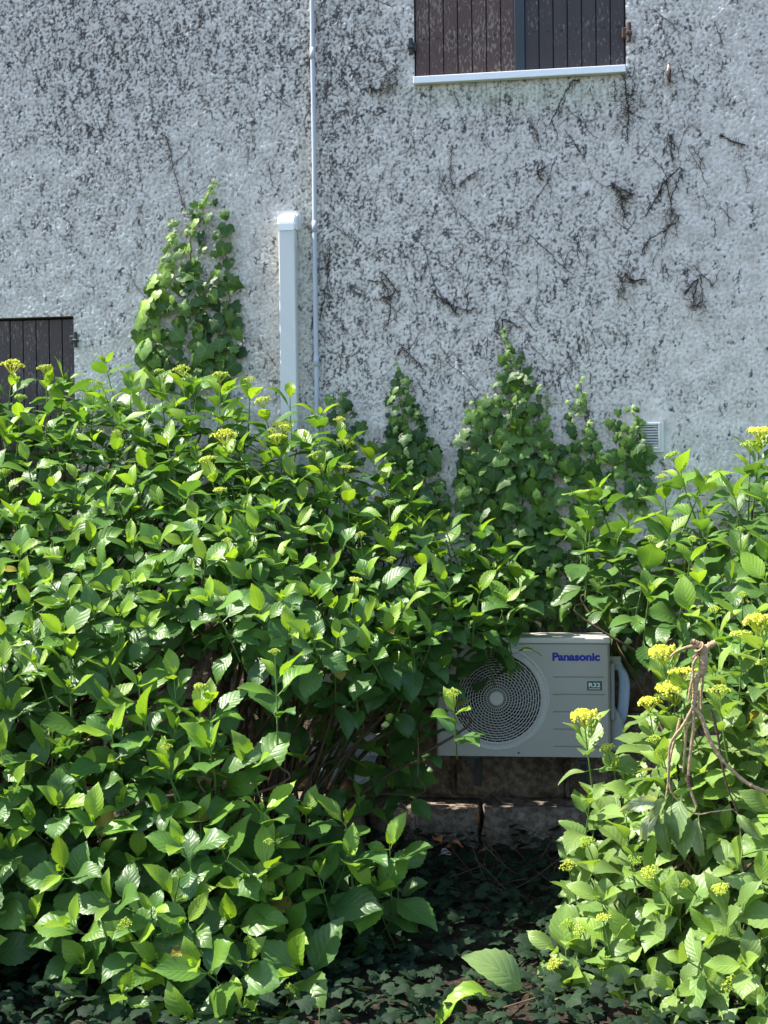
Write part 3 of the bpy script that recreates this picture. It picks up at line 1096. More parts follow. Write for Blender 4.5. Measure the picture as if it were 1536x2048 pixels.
def hyd_leaf(width=0.62, fold=0.22, bend=0.7, wave=0.03, twist=0.0, seed=0, rows=9, pet=0.16):
    r = np.random.default_rng(seed)
    ph = r.uniform(0, 6.28, 4)
    dt = 1.0 / 200
    th0 = bend * 0.35
    ts = np.arange(0, 1 + dt, dt)
    th = th0 - bend * ts ** 1.2
    cy = np.concatenate([[0], np.cumsum(np.cos(th[:-1]) * dt)])
    cz = np.concatenate([[0], np.cumsum(np.sin(th[:-1]) * dt)])

    def P(t, u, wmul=1.0, fw=0.0):
        w = width * 0.5 * np.interp(t, W_T, W_W) * wmul
        y, z, a = np.interp(t, ts, cy), np.interp(t, ts, cz), np.interp(t, ts, th)
        au = abs(u)
        lx = w * u * math.cos(fold)
        lz = w * au * math.sin(fold) * (1 - 0.35 * au) + wave * au * au * math.sin(9 * t + ph[0] + (1.3 if u > 0 else 0))
        lx2 = lx * math.cos(twist * t) - lz * math.sin(twist * t)
        lz2 = lx * math.sin(twist * t) + lz * math.cos(twist * t)
        return (lx2, y + fw - lz2 * math.sin(a), z + lz2 * math.cos(a))
    V, UV, T = [], [], []

    def add(t, u, wm=1.0, fw=0.0):
        V.append(P(t, u, wm, fw))
        UV.append((0.5 + 0.5 * u, t))
        return len(V) - 1
    tt = np.linspace(0.0, 0.985, rows)
    mid = [add(t, 0) for t in tt]
    for sgn in (-1, 1):
        inn = [add(t, sgn * 0.52) for t in tt]
        edg = [add(t, sgn, 0.96) for t in tt]
        tth = [add((tt[i] + tt[i + 1]) / 2 + 0.018, sgn, 1.05) for i in range(rows - 1)]
        for i in range(rows - 1):
            q = [(mid[i], inn[i], inn[i + 1]), (mid[i], inn[i + 1], mid[i + 1]),
                 (inn[i], edg[i], tth[i]), (inn[i], tth[i], inn[i + 1]), (tth[i], edg[i + 1], inn[i + 1])]
            T += q if sgn < 0 else [a[::-1] for a in q]
    # petiole
    rr = 0.011
    b0 = []
    for yy, zz in ((-pet, -0.02), (0.02, 0.0)):
        for k in range(3):
            a = 2 * math.pi * k / 3
            V.append((rr * math.cos(a), yy, zz + rr * math.sin(a)))
            UV.append((0.5, 0.3))
            b0.append(len(V) - 1)
    for k in range(3):
        j = (k + 1) % 3
        T += [(b0[k], b0[j], b0[3 + j]), (b0[k], b0[3 + j], b0[3 + k])]
    V = np.array(V)
    V[:, 1] += pet
    V[:, 2] += 0.02
    T = np.array(T)
    return V, T[:, ::-1].copy(), np.array(UV)


def ivy_leaf(lobe=1.0, cup=0.12, seed=0):
    r = np.random.default_rng(seed)
    half = [(0.0, 0.06), (0.20, -0.10), (0.44, -0.02), (0.50, 0.16), (0.36, 0.30), (0.52, 0.52), (0.26, 0.60), (0.0, 1.0)]
    rnd = [(0.0, 0.06), (0.18, -0.08), (0.38, -0.02), (0.50, 0.18), (0.52, 0.38), (0.44, 0.58), (0.25, 0.78), (0.0, 0.95)]
    pts = [(a[0] * lobe + b[0] * (1 - lobe), a[1] * lobe + b[1] * (1 - lobe)) for a, b in zip(half, rnd)]
    out = pts + [(-x, y) for x, y in reversed(pts[1:-1])]
    out = [(x + r.normal(0, 0.02), y + r.normal(0, 0.02)) for x, y in out]
    c = (0.0, 0.36)
    V, UV, T = [(0, 0.36, 0.02)], [(0.5, 0.4)], []
    n = len(out)
    for k, (x, y) in enumerate(out):
        V.append(((x + c[0]) / 2 * 1.0, (y + c[1]) / 2, 0.02 - 0.05 * abs(x) + cup * 0.3 * r.normal(0.2, 0.5)))
        UV.append((0.5 + 0.5 * x, 0.5 * (y + 0.36) / 1.0))
    for k, (x, y) in enumerate(out):
        d = math.hypot(x, y - 0.36)
        V.append((x, y, -cup * d + 0.10 * abs(x) * cup + r.normal(0, 0.025)))
        UV.append((0.5 + 0.95 * x, max(0, y)))
    for k in range(n):
        j = (k + 1) % n
        T += [(0, 1 + j, 1 + k), (1 + k, 1 + j, 1 + n + j), (1 + k, 1 + n + j, 1 + n + k)]
    return np.array(V, dtype=float), np.array(T)[:, ::-1].copy(), np.array(UV)


LEAVES = []
YOUNG = []       # narrow, folded, upright
MATURE = []
WILT = []
for k in range(16):
    LEAVES.append(hyd_leaf(RNG.uniform(0.54, 0.74), RNG.uniform(0.15, 0.45), RNG.uniform(0.4, 1.55), RNG.uniform(0.015, 0.065), RNG.uniform(-0.3, 0.3), k))
    MATURE.append(len(LEAVES) - 1)
for k in range(8):
    LEAVES.append(hyd_leaf(RNG.uniform(0.52, 0.68), RNG.uniform(0.25, 0.5), RNG.uniform(-0.1, 0.9), RNG.uniform(0.01, 0.03), RNG.uniform(-0.25, 0.25), 20 + k))
    YOUNG.append(len(LEAVES) - 1)
for k in range(3):
    LEAVES.append(hyd_leaf(0.42, 0.75, 1.9, 0.07, 0.5, 40 + k))
    WILT.append(len(LEAVES) - 1)
IVY0 = len(LEAVES)
for k in range(5):
    LEAVES.append(ivy_leaf([1.0, 0.8, 0.5, 0.2, 0.0][k], [0.14, 0.2, 0.1, 0.16, 0.12][k], 60 + k))
ROUND = [IVY0 + 3, IVY0 + 4, IVY0 + 2]
LOBED = [IVY0, IVY0 + 1, IVY0 + 2]
LEAF_MESH = {}


def leaf_data(i, mat, nm='leaf'):
    key = (i, mat.name)
    if key not in LEAF_MESH:
        V, T, UV = LEAVES[i]
        LEAF_MESH[key] = mesh_np(nm, V, T, mat, uv=UV)
    return LEAF_MESH[key]


def frame(origin, ydir, zdir, size, sx=1.0):
    y = np.asarray(ydir, float)
    y = y / (np.linalg.norm(y) + 1e-9)
    z = np.asarray(zdir, float)
    z = z - y * (z @ y)
    z = z / (np.linalg.norm(z) + 1e-9)
    x = np.cross(y, z)
    M = np.eye(4)
    M[:3, 0], M[:3, 1], M[:3, 2], M[:3, 3] = x * size * sx, y * size, z * size, origin
    return M


class Plant:
    def __init__(self, name, label, cat, base, group, mats, seed):
        self.name, self.label, self.cat, self.base, self.group = name, label, cat, np.array(base, float), group
        self.mats = mats
        self.leaves = []          # (M, variant, colour)
        self.green, self.cane = [], []
        self.heads = []           # (M, variant, colour)
        self.rng = np.random.default_rng(seed)


PLANTS = []

# ---- flower heads -------------------------------------------------
HEAD = []


def make_head(n, dome, seed, stalks=True):
    r = np.random.default_rng(seed)
    V, T = [], []
    pts = []
    for k in range(n):
        rad = math.sqrt((k + 0.5) / n)
        a = k * 2.39996 + r.normal(0, 0.15)
        rad2 = rad * (0.92 + 0.14 * math.sin(3 * a + seed)) + r.normal(0, 0.03)
        z = dome * (1 - rad * rad) + r.normal(0, 0.05)
        pts.append((rad2 * math.cos(a), rad2 * math.sin(a), z))
    for (x, y, z) in pts:
        s = r.uniform(0.07, 0.145)
        o = len(V)
        q = r.normal(0, 1, 3)
        ax = np.array([x * 0.5, y * 0.5, 1.0]) + q * 0.35
        ax /= np.linalg.norm(ax)
        e1 = np.cross(ax, [0.3, 0.9, 0.1])
        e1 /= np.linalg.norm(e1)
        e2 = np.cross(ax, e1)
        c = np.array([x, y, z])
        V += [c + ax * s * 1.15, c - ax * s * 0.9]
        for k in range(4):
            a = k * math.pi / 2 + q[0]
            V.append(c + (math.cos(a) * e1 + math.sin(a) * e2) * s * 0.9)
        for k in range(4):
            j = (k + 1) % 4
            T += [(o, o + 2 + k, o + 2 + j), (o + 1, o + 2 + j, o + 2 + k)]
    paths = []
    for k in range(9):
        a = 2 * math.pi * k / 9 + r.normal(0, .2)
        rd = r.uniform(0.45, 0.9)
        paths.append((spline([(0, 0, -0.75), (rd * 0.45 * math.cos(a), rd * 0.45 * math.sin(a), -0.35), (rd * math.cos(a), rd * math.sin(a), dome * (1 - rd * rd) - 0.02)], 5), [0.05, 0.04, 0.035, 0.03, 0.03][:len(spline([(0, 0, 0), (1, 0, 0), (2, 0, 0)], 5))] if False else 0.035))
    Vt, Ft = tubes(paths, 4)
    Tt = np.vstack([Ft[:, [0, 1, 2]], Ft[:, [0, 2, 3]]])
    off = len(V)
    V = np.vstack([np.array(V), Vt])
    T = np.vstack([np.array(T), Tt + off])
    return V, T


for k, (n_, dm) in enumerate(((120, 0.28), (150, 0.36), (100, 0.2), (70, 0.5))):
    HEAD.append(mesh_np('flower_head', *make_head(n_, dm, k + 3), M_BUD_O, smooth=False))


def lerp(a, b, t):
    return tuple(x * (1 - t) + y * t for x, y in zip(a, b))


C_MAT = (0.062, 0.150, 0.040)
C_MID = (0.115, 0.235, 0.038)
C_YNG = (0.23, 0.37, 0.034)
C_OLD = (0.36, 0.29, 0.06)


def add_shoot(pl, tip, axis, pairs=4, scale=1.0, head=None, pale=0.0, cane=True, spin=None, young=True):
    r = pl.rng
    axis = np.asarray(axis, float)
    axis /= np.linalg.norm(axis)
    tip = np.asarray(tip, float)
    e1 = np.cross(axis, [0.2, 0.3, 0.93])
    e1 /= np.linalg.norm(e1)
    e2 = np.cross(axis, e1)
    sp = r.uniform(0, 6.28) if spin is None else spin
    dist = [0.004, 0.024, 0.078, 0.155, 0.24, 0.33][:pairs + 1]
    size = [0.045, 0.132, 0.168, 0.180, 0.172, 0.150]
    elev = [16, 45, 62, 80, 94, 108]
    start = 0 if head is None else 1
    if not young:
        start = 2
    bendv = r.normal(0, 0.12, 3)
    for i in range(start, len(dist)):
        d = dist[i] * scale * r.uniform(0.9, 1.1) + (0.072 if head else 0.0)
        org = tip - axis * d + bendv * d * d * 2
        for s_ in (0, 1):
            if r.uniform() < 0.06 and i > 1:
                continue
            a = sp + i * math.pi / 2 + s_ * math.pi + r.normal(0, 0.2)
            rad = math.cos(a) * e1 + math.sin(a) * e2
            e = R_(elev[i] + r.normal(0, 11))
            y = axis * math.cos(e) + rad * math.sin(e)
            z = axis * math.sin(e) - rad * math.cos(e)
            if i >= 2:
                z = z + np.array([0, 0, 0.35]) + r.normal(0, 0.16, 3)
                y = y + np.array([0, 0, -0.10 * (i - 2)])
            sz = size[i] * scale * r.uniform(0.68, 1.2)
            var = YOUNG[r.integers(len(YOUNG))] if i <= 1 else MATURE[r.integers(len(MATURE))]
            if i == 0:
                c = lerp(C_YNG, C_MID, r.uniform(0, 0.25))
            elif i == 1:
                c = lerp(C_YNG, C_MID, r.uniform(-0.1, 0.5))
            elif i == 2:
                c = lerp(C_MID, C_MAT, r.uniform(-0.5, 0.8))
            else:
                c = lerp(C_MAT, C_MID, r.uniform(-0.1, 0.55))
            c = lerp(c, (0.23, 0.33, 0.10), pale * r.uniform(0.35, 1.0))
            if i >= 3 and r.uniform() < 0.04:
                c = lerp(C_OLD, C_MID, r.uniform(0, 0.6))
                sz *= 0.6
            k_ = r.uniform(0.82, 1.18)
            c = tuple(x * k_ for x in c)
            pl.leaves.append((frame(org, y, z, sz, r.uniform(0.82, 1.15)), var, c))
    L = (dist[-1] + 0.06) * scale + (0.072 if head else 0)
    low = tip - axis * L + bendv * L * L * 2
    pl.green.append((spline([tip, tip - axis * L * 0.5 + bendv * L * L * 0.5, low], 5), np.linspace(0.0022, 0.0042, len(spline([tip, tip, low], 5))) * scale ** 0.5))
    if head:
        M = frame(tip + axis * 0.012, e1, axis, head * 0.5)
        hv = r.integers(len(HEAD)) if head > 0.055 else 3
        c = lerp((0.60, 0.66, 0.10), (0.36, 0.54, 0.08), r.uniform(0, 1) if head < 0.075 else r.uniform(0, 0.35))
        if head > 0.088:
            c = (0.70, 0.72, 0.09)
        pl.heads.append((M, hv, c))
    if cane and tip[2] > 0.45 and r.uniform() < 0.4:
        b = pl.base + np.array([r.uniform(-0.28, 0.28), r.uniform(-0.15, 0.15), 0.0])
        b[2] = 0.0
        mid_ = low * 0.45 + b * 0.55 + np.array([0, 0, 0.12 * np.linalg.norm(low[:2] - b[:2])]) + r.normal(0, 0.03, 3)
        pts = spline([low, low - axis * 0.08, mid_, b], 9)
        pl.cane.append((pts, np.linspace(0.0042, 0.0075, len(pts))))


def in_poly(x, y, poly):
    c = False
    n = len(poly)
    j = n - 1
    for i in range(n):
        xi, yi = poly[i]
        xj, yj = poly[j]
        if (yi > y) != (yj > y) and x < (xj - xi) * (y - yi) / (yj - yi) + xi:
            c = not c
        j = i
    return c


def scatter(poly, spacing, rng, existing=(), tries=6000):
    xs = [p[0] for p in poly]
    ys = [p[1] for p in poly]
    pts = list(existing)
    n0 = len(pts)
    for _ in range(tries):
        x, y = rng.uniform(min(xs), max(xs)), rng.uniform(min(ys), max(ys))
        if not in_poly(x, y, poly):
            continue
        if all((x - p[0]) ** 2 + (y - p[1]) ** 2 > spacing ** 2 for p in pts):
            pts.append((x, y))
    return pts[n0:]


def shrub(label, poly, top_fn, y_top, y_slope, base, heads, spacing, seed, pale=0.0, scale=1.0, inner=0.9, lean=(0, 0), extra=(), shade=()):
    """poly: where the shoot tips show; Y of a tip = y_top - y_slope * (depth below the crown edge)"""
    pl = Plant('hydrangea_shrub', label, 'shrub', base, 'hydrangea shrubs along the wall', (M_LEAF_O, M_LEAF_M), seed)
    r = pl.rng

    def place(px, py, back=0.0, down=0.0):
        dd = max(0.0, (py - top_fn(px)) / 500.0)
        Y = y_top - y_slope * min(dd, 1.6) + r.normal(0, 0.05) + back
        p = np.array(at(px, py + down, Y))
        w = min(1.0, dd * 1.05)
        ax = np.array([lean[0] * (0.4 + w) + r.normal(0, 0.22), -0.10 - 0.72 * w + lean[1] + r.normal(0, 0.18), 1.0 - 0.35 * w])
        return p, ax
    used = []
    for (px, py, wd) in heads:
        p, ax = place(px, py, back=-0.08)
        dcam = (p - cC) @ cF
        ax = ax * np.array([0.6, 0.45, 1.0])
        add_shoot(pl, p, ax, 4, scale, head=wd * dcam / FPX * 0.92, pale=pale, cane=not (850 < px < 1100))
        used.append((px, py + 20))
    for (px, py) in extra:
        p, ax = place(px, py)
        add_shoot(pl, p, ax, 4, scale, pale=pale, cane=not (850 < px < 1100))
        used.append((px, py))
    front = scatter(poly, spacing, r, used)
    for (px, py) in front:
        p, ax = place(px, py)
        add_shoot(pl, p, ax, int(r.integers(3, 6)), scale * r.uniform(0.88, 1.1), pale=pale, cane=not (850 < px < 1100))
    for (px, py, Y) in shade:
        add_shoot(pl, np.array(at(px, py, Y)), (r.normal(0, 0.5), -0.5 + r.normal(0, 0.3), 0.7), 4, scale, pale=pale, young=False)
    # filling inside and behind
    for (px, py) in scatter(poly, spacing * inner, r):
        p, ax = place(px, py, back=r.uniform(0.12, 0.40), down=r.uniform(10, 60))
        p[1] = min(p[1], -0.10)
        add_shoot(pl, p, ax, 4, scale, pale=pale, young=False)
    PLANTS.append(pl)
    return pl


def pw(*pts):
    xs = [p[0] for p in pts]
    ys = [p[1] for p in pts]
    return lambda x: float(np.interp(x, xs, ys))


# ---- the five hydrangeas -------------------------------------------
topA = pw((-400, 740), (200, 735), (520, 760), (600, 800), (700, 880), (800, 960), (900, 1020), (1040, 1090))
shrub('tall sunlit hydrangea at the far left, its tops reaching the lower shutter', [(-330, 800), (-120, 770), (60, 755), (200, 745), (330, 770), (440, 760), (470, 1000), (430, 1190), (300, 1260), (-330, 1300)],
      topA, -0.40, 1.25, (-1.75, -0.75, 0), [(25, 737, 52), (90, 742, 36), (318, 748, 26), (365, 745, 40), (440, 757, 42), (40, 800, 30), (205, 775, 24), (415, 925, 42), (440, 985, 32), (450, 878, 56), (10, 950, 34), (160, 1142, 26), (455, 1087, 22), (235, 870, 20), (100, 935, 20), (285, 905, 20), (190, 770, 24)], 46, 21, scale=0.82, extra=[(210, 725), (130, 760), (390, 770)])
shrub('wide hydrangea in the middle, leaning over the trunking towards the fan grille', [(470, 780), (560, 800), (600, 830), (700, 880), (760, 930), (850, 1010), (920, 1040), (1010, 1085), (1040, 1150), (1000, 1230), (900, 1260), (840, 1310), (700, 1300), (560, 1270), (440, 1210), (460, 1000)],
      topA, -0.40, 1.25, (-0.55, -0.75, 0), [(525, 808, 42), (565, 857, 46), (555, 880, 42), (545, 868, 28), (695, 890, 40), (693, 940, 30), (630, 915, 36), (680, 845, 26), (778, 1012, 30), (710, 1165, 30), (722, 1075, 24), (783, 1125, 24), (907, 1392, 34), (500, 765, 26)], 46, 22, scale=0.82,
      shade=[(620, 1390, -0.95), (700, 1420, -0.8), (760, 1400, -0.9), (640, 1480, -0.8), (830, 1430, -0.85), (700, 1530, -0.75), (580, 1560, -0.9), (780, 1500, -0.8), (830, 1540, -0.8), (740, 1600, -0.85), (650, 1620, -0.9), (540, 1440, -1.1), (560, 1350, -1.1), (850, 1350, -1.0), (800, 1570, -0.7)],
      extra=[(885, 1040), (840, 1050), (1000, 1090), (960, 1180), (860, 1210), (640, 830), (580, 790)])
topB = pw((-800, 960), (-300, 960), (-130, 1180), (0, 1270), (230, 1300), (430, 1360), (560, 1500), (700, 1620), (860, 1690))  # crown raised at the unseen far left, added to shade the lower leaves
shrub('lower hydrangea in the left foreground with its leaves reaching the ground', [(-760, 1000), (-480, 960), (-260, 1020), (-150, 1250), (-30, 1320), (100, 1300), (230, 1320), (420, 1370), (470, 1430), (500, 1500), (540, 1600), (700, 1650), (800, 1700), (800, 1760), (620, 1790), (600, 1900), (620, 2070), (430, 2090), (230, 1990), (100, 1900), (-760, 1900)],
      topB, -1.70, 0.55, (-1.15, -1.75, 0), [(400, 1380, 34), (550, 1310, 26), (360, 1755, 30), (253, 1853, 34), (497, 1885, 24), (537, 1690, 24), (465, 1978, 22), (580, 1983, 30), (335, 1500, 26), (105, 1465, 22)], 65, 23, scale=0.96, inner=1.1,
      extra=[(140, 1310), (215, 1330), (420, 1400), (690, 1640), (330, 1530), (130, 1490), (60, 1640), (330, 1620), (550, 1680), (440, 1690), (780, 1690)])
topC = pw((1100, 990), (1190, 960), (1240, 990), (1330, 925), (1420, 915), (1480, 860), (1540, 850), (1900, 830))
shrub('upper right hydrangea below the wall vent', [(1150, 1010), (1190, 985), (1260, 1010), (1320, 950), (1420, 930), (1490, 890), (1560, 870), (1860, 860), (1860, 1300), (1400, 1290), (1350, 1210), (1270, 1120), (1170, 1080)],
      topC, -0.40, 1.2, (1.85, -0.7, 0), [(1520, 868, 62), (1500, 897, 42), (1345, 917, 36), (1325, 960, 26), (1300, 1083, 28), (1385, 1083, 22), (1480, 1065, 22), (1430, 1225, 28), (1485, 1195, 24), (1180, 990, 34), (1600, 920, 40)], 58, 24, scale=0.95, pale=0.1,
      extra=[(1190, 975), (1180, 1060), (1300, 1180)])
topD = pw((1050, 1900), (1120, 1480), (1240, 1420), (1310, 1300), (1440, 1280), (1540, 1220), (1900, 1180))
shrub('bright yellow-headed hydrangea in the right foreground, hung with a dry branch', [(1190, 1540), (1290, 1480), (1345, 1370), (1430, 1320), (1530, 1250), (1860, 1220), (1860, 2150), (1080, 2150), (1060, 1960), (1100, 1880), (1150, 1760), (1190, 1660), (1150, 1560)],
      topD, -1.45, 0.55, (1.25, -1.75, 0), [(1168, 1440, 72), (1325, 1312, 72), (1298, 1412, 58), (1350, 1388, 92), (1365, 1350, 66), (1440, 1390, 52), (1515, 1250, 76), (1480, 1275, 50), (1215, 1502, 38), (1310, 1485, 32), (1325, 1510, 28), (1252, 1632, 26), (1175, 1690, 38), (1138, 1738, 38), (1275, 1722, 38), (1303, 1750, 48), (1375, 1772, 24), (1443, 1784, 42), (1137, 1854, 32), (1165, 1864, 42), (1207, 1842, 36), (1113, 1932, 40), (1213, 1930, 38), (1468, 1974, 48), (1527, 1492, 30), (1530, 1330, 40)], 60, 25, pale=0.8, scale=0.92,
      extra=[(1130, 1980), (1180, 1600), (1110, 1900)], lean=(-0.42, 0))

# big curled leaf reaching out at the lower edge of the right foreground shrub
D = PLANTS[-1]
q = np.array(at(1062, 1990, -2.25))
D.leaves.append((frame(q, (-0.55, -0.1, 0.35), (0.25, -0.55, 0.8), 0.23, 1.15), MATURE[0], (0.20, 0.30, 0.10)))
q2 = np.array(at(1000, 1985, -2.28))
D.leaves.append((frame(q2, (-0.8, -0.15, -0.35), (-0.45, -0.2, 0.85), 0.22, 1.2), WILT[0], (0.24, 0.40, 0.04)))
D.green.append((spline([np.array(at(1170, 2080, -2.2)), np.array(at(1090, 2030, -2.23)), q], 6), 0.004))

# ------------------------------------------------------------------ ivy on the wall
def ivy(label, poly, lines, spacing, seed, size, variants, tone, ylim=(0.02, 0.06), light=None, density2=None):
    base = at(lines[0][0][0], lines[0][0][1], 0)
    pl = Plant('ivy_vine', label, 'ivy', (base.x, 0, 0.0), 'ivy vines climbing the wall', (M_IVY_O, M_IVY_M), seed)
    r = pl.rng
    for ln in lines:
        pts = []
        cp = spline(ln, 10 * len(ln))
        for (x, y) in cp:
            pts.append(np.array(at(x + r.normal(0, 2.0), y, -0.016 + r.normal(0, 0.003))))
        pl.cane.append((np.array(pts), np.linspace(0.0045, 0.0014, len(pts))))
    top = min(p[1] for p in poly)
    bot = max(p[1] for p in poly)
    layers = [(spacing, ylim[0]), (spacing * 1.05, ylim[1])]
    for sp_, yb_ in layers:
        for (px, py) in scatter(poly, sp_, r, tries=9000):
            k = (py - top) / (bot - top)
            sz = size * (0.55 + 0.5 * min(1, k * 2.2)) * r.choice([0.55, 0.8, 1.0, 1.2]) * r.uniform(0.85, 1.15)
            p = np.array(at(px, py - sz * 180, -yb_ - r.uniform(0, 0.025)))
            a = r.normal(0, 0.75)
            y = np.array([math.sin(a), -0.15 + r.normal(0, 0.25), -math.cos(a)])
            z = np.array([-0.15 + r.normal(0, 0.5), -1.0, 0.4 + r.normal(0, 0.45)])
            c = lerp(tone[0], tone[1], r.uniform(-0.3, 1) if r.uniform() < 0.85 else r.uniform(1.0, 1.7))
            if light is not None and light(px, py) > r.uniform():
                c = lerp(tone[1], (0.20, 0.33, 0.05), r.uniform(0.3, 1))  # brighter tint paints sunlight into these leaves
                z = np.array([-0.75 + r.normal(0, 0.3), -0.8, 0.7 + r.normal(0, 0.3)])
            pl.leaves.append((frame(p, y, z, sz), variants[r.integers(len(variants))], c))
    # leaves along the leading shoots
    for ln in lines:
        cp = spline(ln, 8 * len(ln))
        for i, (x, y) in enumerate(cp):
            if r.uniform() < 0.75:
                f = i / len(cp)
                sz = size * (1.05 - 0.75 * f) * r.uniform(0.7, 1.1)
                p = np.array(at(x + r.normal(0, 5), y, -0.03))
                a = r.normal(0, 1.0)
                pl.leaves.append((frame(p, (math.sin(a), -0.2, -math.cos(a)), (-0.3 + r.normal(0, .3), -1, 0.5), sz), variants[r.integers(len(variants))], lerp(tone[1], (0.19, 0.32, 0.06), f * 0.8)))
    PLANTS.append(pl)
    return pl


T_DK = ((0.034, 0.082, 0.022), (0.075, 0.155, 0.030))
T_MD = ((0.042, 0.098, 0.020), (0.085, 0.17, 0.030))
ivy('tall ivy left of the trunking, left leaves tinted pale green as if sunlit', [(425, 400), (455, 440), (462, 560), (475, 690), (480, 760), (300, 790), (272, 690), (285, 600), (330, 510), (350, 450), (385, 410)],
    [[(390, 800), (400, 620), (380, 500), (405, 420), (430, 352)], [(330, 790), (310, 640), (330, 520), (355, 455)], [(440, 790), (455, 600), (440, 460)]],
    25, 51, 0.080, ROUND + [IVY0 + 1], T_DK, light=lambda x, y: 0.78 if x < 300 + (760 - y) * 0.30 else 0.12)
ivy('slim ivy spire right of the conduit, ending in a thin pale tip', [(798, 740), (822, 800), (850, 850), (870, 910), (890, 990), (905, 1060), (790, 1060), (775, 960), (770, 850), (785, 790)],
    [[(830, 1050), (820, 900), (800, 800), (796, 725)], [(860, 1040), (845, 900), (830, 820)]], 19, 52, 0.066, LOBED, T_DK)
ivy('largest ivy clump in the centre, its topmost tip above round leaves', [(1015, 690), (1050, 720), (1075, 770), (1090, 830), (1105, 900), (1110, 1000), (1118, 1130), (1100, 1230), (930, 1230), (920, 1000), (925, 880), (945, 820), (985, 790), (1000, 730)],
    [[(1030, 1200), (1045, 950), (1040, 800), (1020, 720), (1010, 655)], [(970, 1200), (960, 950), (935, 805)], [(1080, 1150), (1085, 950), (1095, 790)]], 19, 53, 0.076, ROUND + LOBED, T_MD)
ivy('loose ivy between the central clump and the vent', [(1158, 790), (1172, 850), (1205, 900), (1225, 960), (1210, 1040), (1180, 1060), (1200, 1250), (1150, 1250), (1140, 1050), (1122, 930), (1135, 830)],
    [[(1170, 1240), (1165, 1000), (1150, 880), (1135, 800)], [(1200, 1000), (1180, 850), (1158, 755)]], 21, 54, 0.068, LOBED, T_MD)
ivy('small ivy sprig creeping over the left side of the vent', [(1235, 825), (1275, 815), (1288, 850), (1290, 900), (1310, 960), (1270, 990), (1235, 930), (1215, 850)],
    [[(1290, 1010), (1285, 900), (1262, 802)], [(1260, 1000), (1250, 900), (1215, 845)]], 25, 55, 0.070, LOBED, T_MD, ylim=(0.03, 0.045))
ivy('faint ivy sprig beside the foot of the conduit', [(660, 800), (690, 790), (720, 850), (740, 930), (660, 930)],
    [[(700, 930), (690, 850), (680, 785)]], 26, 56, 0.066, LOBED, T_DK)
ivy('dark shaded ivy hanging behind the top of the outdoor unit', [(880, 1130), (1240, 1120), (1300, 1180), (1310, 1330), (1240, 1330), (1225, 1262), (900, 1262)],
    [[(1260, 1330), (1230, 1220), (1180, 1130)], [(950, 1260), (1000, 1180), (1090, 1140)]], 24, 57, 0.074, LOBED, T_DK, ylim=(0.04, 0.09))
ivy('shaded ivy low on the stone base left of the outdoor unit', [(620, 1420), (800, 1400), (860, 1520), (840, 1660), (640, 1690)],
    [[(760, 1690), (740, 1560), (700, 1430)], [(820, 1680), (800, 1560), (780, 1440)]], 44, 58, 0.07, LOBED, T_DK, ylim=(0.06, 0.12))

# ------------------------------------------------------------------ choose the leaves that show largest, then link everything
def realise():
    Pv, Dv, Iv, owner = [], [], [], []
    idx = 0
    for pi, pl in enumerate(PLANTS):
        for li, (M, var, c) in enumerate(pl.leaves):
            V = LEAVES[var][0]
            W = V @ M[:3, :3].T + M[:3, 3]
            Pv.append(W)
            Iv.append(np.full(len(W), idx))
            owner.append((pi, li))
            idx += 1
    W = np.concatenate(Pv)
    I = np.concatenate(Iv)
    px, py, z = project(W)
    ok = (px > 0) & (px < 1536) & (py > 0) & (py < 2048)
    cell = (py[ok] // 10).astype(int) * 200 + (px[ok] // 10).astype(int)
    zz, ii = z[ok], I[ok]
    order = np.lexsort((zz, cell))
    cs = cell[order]
    first = np.concatenate([[True], cs[1:] != cs[:-1]])
    vis = np.bincount(ii[order][first], minlength=idx)
    near = np.zeros(idx)
    k = 0
    for pi, pl in enumerate(PLANTS):
        n = len(pl.leaves)
        v = vis[k:k + n].astype(float)
        k += n
        rank = np.argsort(-v)
        pick = set(int(q_) for q_ in rank[:300] if v[q_] > 0)
        root = empty(pl.name, tuple(pl.base), pl.label, pl.cat, pl.group)
        Tb = Matrix.Translation(-Vector(pl.base))
        nm = 'leaf'
        for li in sorted(pick):
            M, var, c = pl.leaves[li]
            o = bpy.data.objects.new(nm, leaf_data(var, pl.mats[0]))
            o.color = (*c, 1)
            COL.objects.link(o)
            o.parent = root
            o.matrix_basis = Tb @ Matrix(M.tolist())
        rest = [pl.leaves[li] for li in range(n) if li not in pick]
        if rest:
            Vs, Ts, Us, Cs, off = [], [], [], [], 0
            for (M, var, c) in rest:
                V, T, UV = LEAVES[var]
                Vs.append(V @ M[:3, :3].T + M[:3, 3] - pl.base)
                Ts.append(T + off)
                Us.append(UV)
                Cs.append(np.tile(np.array(c), (len(V), 1)))
                off += len(V)
            o = obj_np('foliage', np.concatenate(Vs), np.concatenate(Ts), pl.mats[1], root, uv=np.concatenate(Us), col=np.concatenate(Cs))
            tag(o, kind='stuff')
        if pl.green:
            V, F = tubes(pl.green, 5)
            tag(obj_np('green_stems', V - pl.base, F, M_STEM, root), kind='stuff')
        if pl.cane:
            V, F = tubes(pl.cane, 5)
            tag(obj_np('stems', V - pl.base, F, M_CANE if pl.cat == 'shrub' else M_VINE, root), kind='stuff')
        for (M, hv, c) in pl.heads:
            o = bpy.data.objects.new('flower_head', HEAD[hv])
            o.color = (*c, 1)
            COL.objects.link(o)
            o.parent = root
            o.matrix_basis = Tb @ Matrix(M.tolist())


realise()

